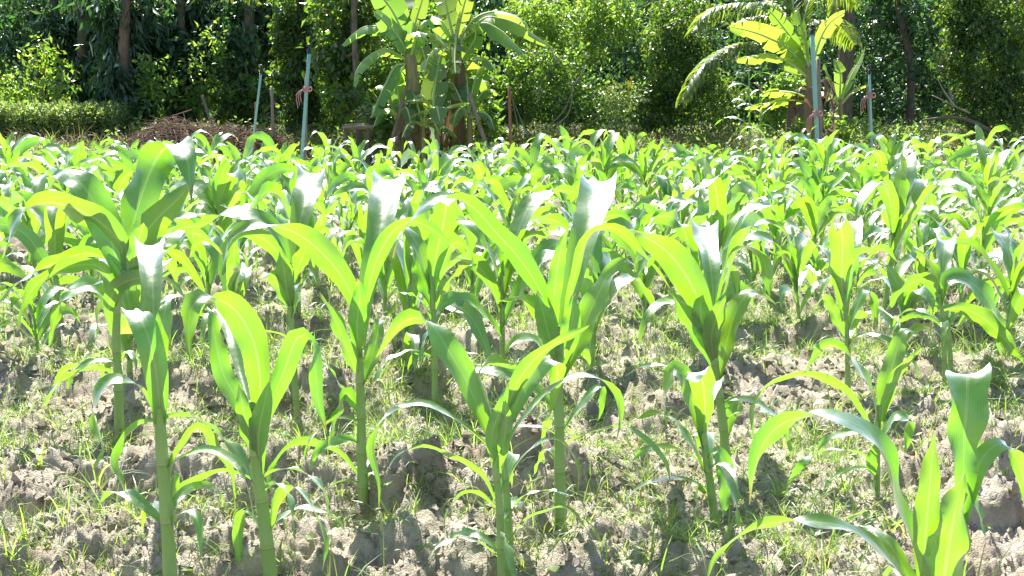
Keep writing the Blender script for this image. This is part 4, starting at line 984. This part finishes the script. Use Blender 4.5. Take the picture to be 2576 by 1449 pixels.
banana('left stem of the big banana clump, leaves spreading up and left', (1040, 372), 12.6, [(1040, 372), (1040, 260), (1034, 165), (1030, 130)], .125, [
    ([(1030, 140), (1012, 80), (985, 25), (955, -15), (930, -40)], 62, .2, dict(hang=.15, roll=70)),
    ([(1032, 150), (1006, 98), (972, 57), (942, 28)], 46, -.2, dict(hang=.15, roll=60, tear=.2)),
    ([(1028, 135), (978, 75), (925, 66), (889, 85), (860, 114)], 44, .1, dict(hang=.8)),
    ([(1032, 140), (1044, 60), (1060, 5), (1072, -40)], 44, .2, dict(hang=.1, roll=70, tear=.1)),
    ([(1026, 150), (970, 124), (925, 143), (897, 177), (889, 218)], 46, -.3, dict(hang=.6)),
    ([(1026, 160), (994, 167), (972, 207), (950, 253), (935, 296)], 46, -.4, dict(hang=.6)),
    ([(1030, 150), (1042, 110), (1052, 80), (1058, 92)], 40, -.4, dict(hang=.3, tear=.1)),
    ([(1026, 160), (1000, 190), (995, 240), (1000, 262)], 40, .3, dict(hang=.6)),
    ([(1034, 145), (1016, 40), (1012, 0), (1014, -40)], 50, .5, dict(hang=.1, tear=.3))], group=GB, seed=1)
banana('right stem of the big banana clump, long torn leaves arching right', (1150, 372), 12.9, [(1150, 372), (1152, 260), (1146, 165), (1146, 110)], .12, [
    ([(1148, 110), (1192, 48), (1242, 29), (1292, 37), (1328, 62)], 46, .4, dict(hang=.8)),
    ([(1150, 110), (1214, 48), (1258, 46), (1308, 63), (1352, 93), (1380, 112)], 46, 0, dict(hang=.85)),
    ([(1150, 115), (1208, 60), (1252, 72), (1292, 107), (1327, 146)], 46, -.3, dict(hang=.85)),
    ([(1144, 110), (1128, 40), (1118, -10), (1112, -50)], 56, .3, dict(hang=.1, roll=60, tear=.2)),
    ([(1146, 100), (1162, 30), (1176, -20), (1186, -60)], 56, .1, dict(hang=.1, roll=60, tear=.2)),
    ([(1142, 110), (1108, 50), (1080, 48), (1060, 74)], 54, -.3, dict(hang=.5)),
    ([(1162, 160), (1180, 125), (1197, 92), (1192, 58)], 46, -.2, dict(hang=.1, roll=80, tear=0)),
    ([(1150, 150), (1110, 120), (1080, 140), (1066, 190)], 46, -.3, dict(hang=.4)),
    ([(1152, 200), (1190, 150), (1222, 148), (1246, 176)], 44, -.3, dict(hang=.5)),
    ([(1152, 230), (1126, 215), (1110, 240), (1104, 290)], 40, -.4, dict(hang=.4)),
    ([(1148, 75), (1146, 110), (1144, 150), (1146, 185)], 40, -.5, dict(hang=.5, tear=.9)),
    ([(1140, 140), (1100, 100), (1076, 80), (1060, 84)], 38, -.3, dict(hang=.2, roll=50, tear=.1)),
    ([(1156, 180), (1200, 176), (1226, 186), (1248, 204)], 36, -.2, dict(hang=.6)),
    ([(1156, 190), (1196, 195), (1222, 205), (1236, 256)], 46, .2, dict(hang=.4)),
    ([(1140, 150), (1112, 190), (1110, 230), (1112, 250)], 40, -.4, dict(hang=.4))], group=GB, seed=2)
banana('short sucker of the big clump with one broad oval leaf in front', (1098, 372), 12.3, [(1098, 372), (1098, 320), (1096, 280)], .05, [
    ([(1092, 300), (1090, 255), (1096, 205), (1104, 158)], 52, .25, dict(hang=.1, tear=0)),
    ([(1092, 285), (1072, 256), (1046, 250), (1018, 256)], 30, -.2, dict(hang=.3, tear=.1)),
    ([(1096, 285), (1098, 268), (1104, 290), (1108, 312)], 32, -.3, dict(hang=.3, tear=.1)),
    ([(1098, 290), (1122, 272), (1150, 262), (1180, 258)], 30, -.1, dict(hang=.3, tear=.1)),
    ([(1096, 290), (1070, 280), (1052, 285), (1036, 292)], 24, -.1, dict(hang=.4))], group=GB, shaggy=0, seed=3)
banana('low leafy sucker in the middle of the big banana clump', (1066, 372), 12.35, [(1066, 372), (1066, 335), (1064, 310)], .045, [
    ([(1064, 315), (1052, 270), (1040, 235), (1034, 225)], 36, .2, dict(hang=.2, tear=.1)), ([(1064, 315), (1080, 300), (1094, 310), (1104, 340)], 34, -.2, dict(hang=.4)),
    ([(1064, 315), (1040, 305), (1024, 318), (1012, 345)], 34, -.2, dict(hang=.4)), ([(1064, 315), (1072, 270), (1078, 240), (1084, 222)], 34, .3, dict(hang=.1, tear=.1)),
    ([(1066, 318), (1110, 318), (1130, 325), (1150, 345)], 32, 0, dict(hang=.4))], group=GB, shaggy=0, seed=9)
banana('leafy sucker filling the left foot of the big banana clump', (1012, 372), 12.5, [(1012, 372), (1010, 320), (1012, 290)], .05, [
    ([(1012, 300), (985, 240), (958, 215), (940, 225)], 34, .2, dict(hang=.4)), ([(1012, 300), (1000, 220), (996, 190), (1000, 170)], 34, .2, dict(hang=.2, tear=.1)),
    ([(1012, 300), (980, 275), (955, 285), (940, 318)], 30, -.2, dict(hang=.5)), ([(1012, 300), (1040, 250), (1062, 240), (1078, 262)], 32, -.2, dict(hang=.4)), ([(1012, 305), (1020, 270), (1030, 290), (1034, 325)], 26, -.3, dict(hang=.4))], group=GB, shaggy=2, seed=7)
banana('leafy sucker filling the right foot of the big banana clump', (1182, 372), 12.6, [(1182, 372), (1182, 320), (1178, 285)], .055, [
    ([(1178, 295), (1206, 240), (1236, 225), (1258, 240)], 34, .2, dict(hang=.5)), ([(1178, 295), (1190, 220), (1206, 180), (1224, 160)], 36, .2, dict(hang=.2, tear=.2)),
    ([(1178, 295), (1150, 230), (1132, 205), (1118, 215)], 36, .1, dict(hang=.3)), ([(1178, 295), (1212, 282), (1232, 295), (1244, 326)], 30, -.2, dict(hang=.5)), ([(1178, 295), (1160, 272), (1146, 288), (1140, 320)], 28, -.3, dict(hang=.5)),
    ([(1178, 290), (1176, 215), (1168, 185), (1160, 172)], 34, .3, dict(hang=.2))], group=GB, shaggy=3, seed=8)
banana('short brown stem in the shaded middle of the big banana clump', (1092, 372), 12.9, [(1092, 372), (1088, 280), (1090, 210)], .11, [
    ([(1090, 215), (1070, 150), (1060, 110), (1070, 90)], 44, .3, dict(hang=.4)), ([(1090, 215), (1110, 130), (1106, 90), (1100, 70)], 44, .3, dict(hang=.3))], group=GB, seed=4, shaggy=8)
banana('single yellowish green banana plant with a shaggy brown stem, behind the right hand blue pipe', (2052, 378), 12.4, [(2052, 378), (2052, 300), (2046, 220), (2038, 165)], .125, [
    ([(2034, 185), (1985, 124), (1930, 94), (1885, 78), (1834, 66)], 47, .0, dict(hang=.05, roll=-55, tear=.8)),
    ([(2034, 165), (2002, 112), (1977, 77), (1950, 43), (1932, 25)], 42, .2, dict(hang=.05, roll=-60, tear=.9)),
    ([(2038, 165), (2026, 100), (2014, 55), (2006, 22)], 44, .2, dict(hang=.05, roll=-70, tear=.8)),
    ([(2042, 165), (2062, 100), (2087, 58), (2126, 30)], 46, .1, dict(hang=.1, roll=55, mat='banana')),
    ([(2034, 195), (1986, 156), (1934, 140), (1890, 140), (1851, 150)], 44, -.1, dict(hang=.6, roll=-25, tear=.9)),
    ([(2038, 250), (1990, 232), (1943, 229), (1910, 238)], 36, -.1, dict(hang=.5, roll=-30)),
    ([(2036, 258), (1980, 250), (1930, 258), (1873, 272)], 38, -.2, dict(hang=.3, roll=-35)),
    ([(2040, 180), (2010, 120), (1990, 90), (1985, 60)], 45, .4, dict(hang=.1, roll=-60)),
    ([(2034, 250), (1992, 245), (1982, 290), (1977, 345)], 22, -.2, dict(mat='deadleaf', dead=True, hang=.8))], mat='banana_y', shaggy=16, seed=5)
banana('young banana plant with narrow upright leaves right of the yellowish one', (2114, 345), 13.0, [(2114, 345), (2114, 290), (2112, 250)], .05, [
    ([(2112, 255), (2114, 190), (2108, 165), (2098, 148)], 30, .1, dict(hang=.15, tear=.1)), ([(2114, 255), (2142, 190), (2158, 160), (2172, 132)], 24, .1, dict(hang=.2, tear=.1)),
    ([(2114, 262), (2146, 228), (2164, 218), (2184, 212)], 22, -.1, dict(hang=.4)), ([(2110, 260), (2088, 200), (2080, 178), (2076, 160)], 26, .1, dict(hang=.2)),
    ([(2110, 262), (2080, 232), (2066, 236), (2050, 246)], 24, -.1, dict(hang=.4))], mat='banana_y', shaggy=2, seed=6)

# ------------------------------------------------------------------ palm
def frond(root, org, P, ln, seed, drop=.9):
    r = np.random.default_rng(seed); n = 60; S = cr(P, n); T = unit(np.gradient(S, axis=0)); s = np.linspace(0, 1, n)
    mb = MB(); tube(mb, S, np.linspace(.022, .004, n), 5, 1)
    Lh = unit(np.cross(T, [0, 0, 1.0]))
    for i in range(5, n):
        for sg in (-1, 1):
            L_ = ln * (math.sin(math.pi * min(1, .15 + .85 * s[i])) ** .5) * r.uniform(.8, 1.1) + .04
            d0 = unit(Lh[i] * sg * .7 + T[i] * .6 + [0, 0, .05]); d1 = unit(d0 * .35 + np.array([0, 0, -drop]) + r.normal(0, .1, 3))
            p0 = S[i]; p1 = p0 + d0 * L_ * .4; p2 = p1 + unit(d0 + d1) * L_ * .3; p3 = p2 + d1 * L_ * .4
            w_ = unit(np.cross(d0, [0, 0, 1.0])) * .012 + r.normal(0, .004, 3)
            mb.add([p0 - w_ * .5, p0 + w_ * .5, p1 - w_, p1 + w_, p2 - w_ * .8, p2 + w_ * .8, p3 - w_ * .1, p3 + w_ * .1], [[0, 1, 3, 2], [2, 3, 5, 4], [4, 5, 7, 6]])
    mb.build('frond', [M['palm'], M['rib']], root, origin=org)
def palm():
    d = 14.0; b = at(2010, 345, d); b.z = gz(b.x, d)
    root = empty('coconut_palm', b, 'coconut palm with drooping fronds behind the yellowish banana plant', 'palm')
    mb = trunk_mb([Vector((b.x, d, b.z - .1)), at(2008, 250, d), at(2006, 130, d)], .13, .11); mb.build('trunk', M['bark'], root, origin=b)
    for k, (pts, dt, ln) in enumerate((([(2006, 120), (1950, 22), (1884, 11), (1817, 16), (1767, 40), (1741, 80)], -.3, .42),
                       ([(2006, 135), (1938, 116), (1884, 109), (1834, 122), (1784, 150), (1744, 193), (1712, 256)], -.4, .42),
                       ([(2006, 125), (1960, 50), (1900, 45), (1850, 62)], .3, .4), ([(2006, 120), (2040, 0), (2090, -30), (2130, -20), (2160, 10)], .3, .45),
                       ([(2006, 120), (1990, -10), (1960, -60), (1900, -70)], .5, .45), ([(2006, 125), (2060, 60), (2110, 60), (2150, 110)], .6, .4))):
        n = len(pts); frond(root, b, np.array([at(x, y, d + dt * i / (n - 1)) for i, (x, y) in enumerate(pts)]), ln, k + 3)
palm()
def palm2():
    d = 16.5; b = at(2120, 330, d); b.z = gz(b.x, d)
    root = empty('tall_palm', b, 'taller palm whose frond tips hang into view at the top edge', 'palm')
    trunk_mb([Vector((b.x, d, b.z - .1)), at(2130, 100, d), at(2135, -230, d)], .12, .10).build('trunk', M['bark'], root, origin=b)
    for k, pts in enumerate(([(2135, -230), (2120, -190), (2104, -60), (2092, 20), (2080, 50)], [(2135, -230), (2200, -260), (2250, -140), (2262, -10)], [(2135, -230), (2060, -280), (1980, -220), (1930, -120)], [(2135, -230), (2150, -330), (2170, -400)])):
        frond(root, b, np.array([at(x, y, d) for x, y in pts]), .5, 20 + k)
palm2()

# ------------------------------------------------------------------ sprinkler pipes and posts
def post(name, label, cat, p0, p1, d, rad, mat, group=None, parent=None, org=None, sides=8):
    a, b = at(*p0, d), at(*p1, d); z = gz(a.x, a.y); a = a + (b - a) * ((z - .08 - a.z) / (b.z - a.z)) if a.z > z else a
    if parent is None:
        o = MB(); tube(o, cr([a, (a + b) / 2 + Vector((.004, 0, 0)), b], 10), np.linspace(rad, rad * .92, 10), sides, jit=.03)
        ob = o.build(name, M[mat], None, origin=a); ob.location = a; return tag(ob, label, cat, group)
    o = MB(); tube(o, cr([a, b], 10), np.full(10, rad), sides); return o.build(name, M[mat], parent, origin=org)
def sprinkler(label, p0, p1, d, rad, tie=None, head='black'):
    a = at(*p0, d); a.z = gz(a.x, d)
    root = empty('sprinkler_pipe', a, label, 'sprinkler pipe', 'blue sprinkler pipes along the field edge')
    post('pipe', None, None, p0, p1, d, rad, 'pipe', parent=root, org=a, sides=10)
    t = at(*p1, d); mb = MB()
    tube(mb, [t - Vector((0, 0, .02)), t + Vector((0, 0, .03))], [rad * 1.35, rad * 1.2], 10)
    tube(mb, [t + Vector((0, 0, .03)), t + Vector((0, 0, .06))], [rad * .6, rad * .6], 8)
    tube(mb, [t + Vector((-.028, 0, .065)), t + Vector((0, 0, .075)), t + Vector((.03, 0, .06))], [.007, .009, .006], 6)
    tube(mb, [t + Vector((.02, 0, .03)), t + Vector((.024, 0, .065))], [.004, .004], 5)
    mb.build('sprinkler_head', M[head], root, origin=a)
    if tie:
        c = at(*tie, d - .01); mb = MB(); th = np.linspace(0, 6.283, 14)
        for k in range(4):
            tube(mb, np.stack([c.x + (rad + .012) * np.cos(th), c.y + .03 * np.sin(th), c.z + (k - 1.5) * .012 + .008 * np.sin(th + k)], 1), .0055, 5, cap=False)
        tube(mb, np.stack([c.x + rad + .022 + .02 * np.cos(th), np.full(14, c.y - .03), c.z + .024 * np.sin(th)], 1), .006, 5, cap=False)
        for k in range(3): tube(mb, cr([c + Vector((-.03, -.03, 0)), c + Vector((-.06 - .02 * k, -.05, -.06)), c + Vector((-.05 - .02 * k, -.04, -.14 - .03 * k))], 6), .004, 4)
        mb.build('twine_tie', M['pink'], root, origin=a)
sprinkler('leaning thin blue sprinkler pipe in front of the brush heap', (637, 350), (657, 182), 12.0, .013)
sprinkler('taller left blue sprinkler pipe tied to a stake with pink twine', (763, 345), (778, 130), 11.9, .020, (771, 224))
sprinkler('tallest blue sprinkler pipe, tied low with pink twine in front of the yellowish banana', (2056, 355), (2043, 82), 11.8, .023, (2052, 286))
sprinkler('short blue sprinkler pipe before the dark woods at right, tied with pink twine', (2193, 362), (2187, 182), 11.9, .014, (2187, 240))
GW = 'wooden stakes at the field edge'
post('wooden_stake', 'thin red brown stake beside the leaning blue pipe', 'stake', (640, 350), (643, 258), 12.05, .013, 'redwood', GW)
post('wooden_stake', 'weathered brown stake tied to the left blue pipe with pink twine', 'stake', (767, 345), (771, 193), 11.95, .022, 'wood', GW)
post('wooden_stake', 'pale grey brown stake behind the tallest blue pipe', 'stake', (2063, 355), (2058, 148), 11.86, .023, 'wood', GW)
post('wooden_stake', 'short stake tied to the short right hand blue pipe', 'stake', (2188, 320), (2181, 216), 11.96, .013, 'wood', GW)
post('wooden_stake', 'pale grey stake standing alone between the two left blue pipes', 'stake', (686, 330), (684, 222), 13.4, .022, 'wood', GW)
post('wooden_stake', 'leaning grey stake above the top of the brush heap', 'stake', (524, 290), (508, 240), 15.6, .026, 'wood', GW)
post('red_post', 'red brown post standing alone right of the banana clump', 'post', (1283, 350), (1281, 218), 12.0, .017, 'redwood')
post('leaning_pole', 'slanting pole propped against the left banana stem', 'pole', (985, 350), (1028, 200), 12.2, .018, 'bark')
post('leaning_pole', 'slanting grey pole right of the right banana stem', 'pole', (1215, 345), (1180, 235), 12.5, .028, 'wood')
def trestle():
    d = 12.6; c = at(895, 340, d); c.z = gz(c.x, d); root = empty('wooden_trestle', c, 'low rough wooden trestle of stacked poles left of the banana clump', 'trestle')
    for k, (y, x0, x1) in enumerate(((318, 862, 940), (322, 860, 935), (314, 868, 928))):
        mb = MB(); tube(mb, cr([at(x0, y + 2, d + .06 * k), at((x0 + x1) / 2, y, d + .06 * k), at(x1, y + 1, d + .06 * k)], 8), .018, 7, jit=.08); mb.build('rail', M['wood'], root, origin=c)
    for x in (870, 925):
        mb = MB(); p = at(x, 320, d + .06); tube(mb, [Vector((p.x, p.y, c.z - .05)), p], [.028, .024], 7); mb.build('leg', M['bark'], root, origin=c)
trestle()
# bare branches of the tangled shrub
def branches(label, name, cat, lines, d, mat='branch', rad=.02):
    c = at(*lines[0][0], d); root = MB()
    for L_ in lines:
        P = [at(x, y, d + .1 * math.sin(x)) for x, y in L_]; tube(root, cr(P, 14), np.linspace(rad, rad * .35, 14), 6, jit=.05)
    zb = gz(c.x, d); o = root.build(name, M[mat], None, origin=(c.x, d, zb)); o.location = (c.x, d, zb); tag(o, label, cat)
branches('pale crooked bare branches rising out of the tangled shrub right of the red post', 'bare_branches', 'branches',
    [[(1385, 315), (1420, 275), (1440, 220), (1440, 150)], [(1440, 220), (1465, 180), (1478, 130)], [(1350, 260), (1365, 200), (1400, 155), (1450, 110)], [(1400, 155), (1385, 120), (1370, 110)],
     [(1310, 345), (1295, 280), (1285, 230)], [(1330, 350), (1310, 300), (1290, 250)], [(1400, 315), (1432, 280), (1443, 200)], [(1478, 320), (1500, 300), (1508, 290)], [(1350, 350), (1322, 325), (1312, 310)]], 14.3, rad=.012)
branches('dead grey limb reaching left out of the vine draped tree at right', 'dead_limb', 'branch', [[(2440, 285), (2390, 262), (2350, 242), (2345, 240)], [(2400, 265), (2372, 225), (2360, 200)], [(2396, 250), (2388, 225), (2386, 205)]], 14.2, rad=.015)
branches('dark fallen log low in the shade at right', 'fallen_log', 'log', [[(2490, 330), (2440, 305), (2390, 295), (2320, 302)]], 14.2, 'bark', .036)
# flowers, old maize, dry leaf -----------------------------------------
def flowers():
    r = np.random.default_rng(9)
    for (x, y) in ((1545, 208), (1580, 206), (1583, 213), (1560, 214), (1530, 222), (1588, 196)):
        c = at(x, y, 14.0); mb = MB()
        for k in range(5):
            a = k * 1.2566; o = Vector((math.cos(a), -.4, math.sin(a))) * .022; s = Vector((-math.sin(a), 0, math.cos(a))) * .011
            mb.add([(0, 0, 0), tuple(o * .6 + s), tuple(o * 1.1), tuple(o * .6 - s)], [[0, 1, 2, 3]])
        tube(mb, [(0, 0, 0), (0, .02, -.06), (.01, .05, -.2)], [.003, .003, .002], 4)
        ob = mb.build('yellow_flower', M['yellow']); ob.location = c
        tag(ob, 'small yellow flower on the thin shrub beside the dark gap', 'flower', 'yellow flowers on the thin shrub')
flowers()
def tall_maize(label, dx, y0, y1, d, n, seed):
    r = np.random.default_rng(seed); b = at(dx, y0, d); b.z = gz(b.x, d); t = at(dx + 4, y1, d); H = t.z - b.z
    root = empty('tall_maize', b, label, 'maize plant')
    mb = MB(); tube(mb, cr([(0, 0, -.05), (.02, 0, H * .5), (t.x - b.x, 0, H)], 14), np.linspace(.016, .006, 14), 7); mb.build('stalk', M['stalk'], root)
    for k in range(n):
        z = H * (.2 + .78 * k / n); az = (0 if k % 2 else math.pi) + r.normal(0, .5); e = R(r.uniform(35, 65)); L_ = r.uniform(.28, .5); c = np.array([0, 0, z]); pts = [c]
        for i in range(7):
            c = c + L_ / 7 * np.array([math.cos(az) * math.cos(e), math.sin(az) * math.cos(e), math.sin(e)]); e -= R(r.uniform(10, 24)); pts.append(c)
        V, F, U = ribbon(np.array(pts), r.uniform(.03, .05), r.normal(0, 20), r.normal(0, 30), seed=k, az=az, nx=5, ny=14); link('leaf', mesh('leaf', V, F, M['corn'], uv=U), root)
    mb = MB()
    for k in range(7):
        a = r.uniform(0, 6.283); tube(mb, cr([(t.x - b.x, 0, H), (t.x - b.x + .03 * math.cos(a), .03 * math.sin(a), H + .08), (t.x - b.x + .08 * math.cos(a), .08 * math.sin(a), H + .12)], 5), .004, 4)
    mb.build('tassel', M['drygrass'], root)
tall_maize('older tall maize plant with a tassel left of the yellowish banana', 1880, 345, 175, 12.5, 10, 3)
tall_maize('older maize plant with weedy leaves just right of its taller neighbour', 1908, 345, 235, 12.7, 8, 4)
def fallen_leaf():
    d = 12.3; b = at(2385, 362, d); root_ = np.array([at(2370, 368, d), at(2400, 352, d - .1), at(2430, 340, d - .1), at(2455, 333, d)])
    mb = MB(); V, F, U = ribbon(root_, .16, 30, 10, seed=4, ny=16, curl0=.4); mb.add(V, F, U)
    tube(mb, root_ - np.array([0, 0, .004]), .008, 5, 1)
    o = mb.build('fallen_banana_leaf', [M['banana'], M['rib']], None, origin=b); o.location = b
    tag(o, 'fallen banana leaf lying slanted at the field edge at far right', 'leaf')
fallen_leaf()
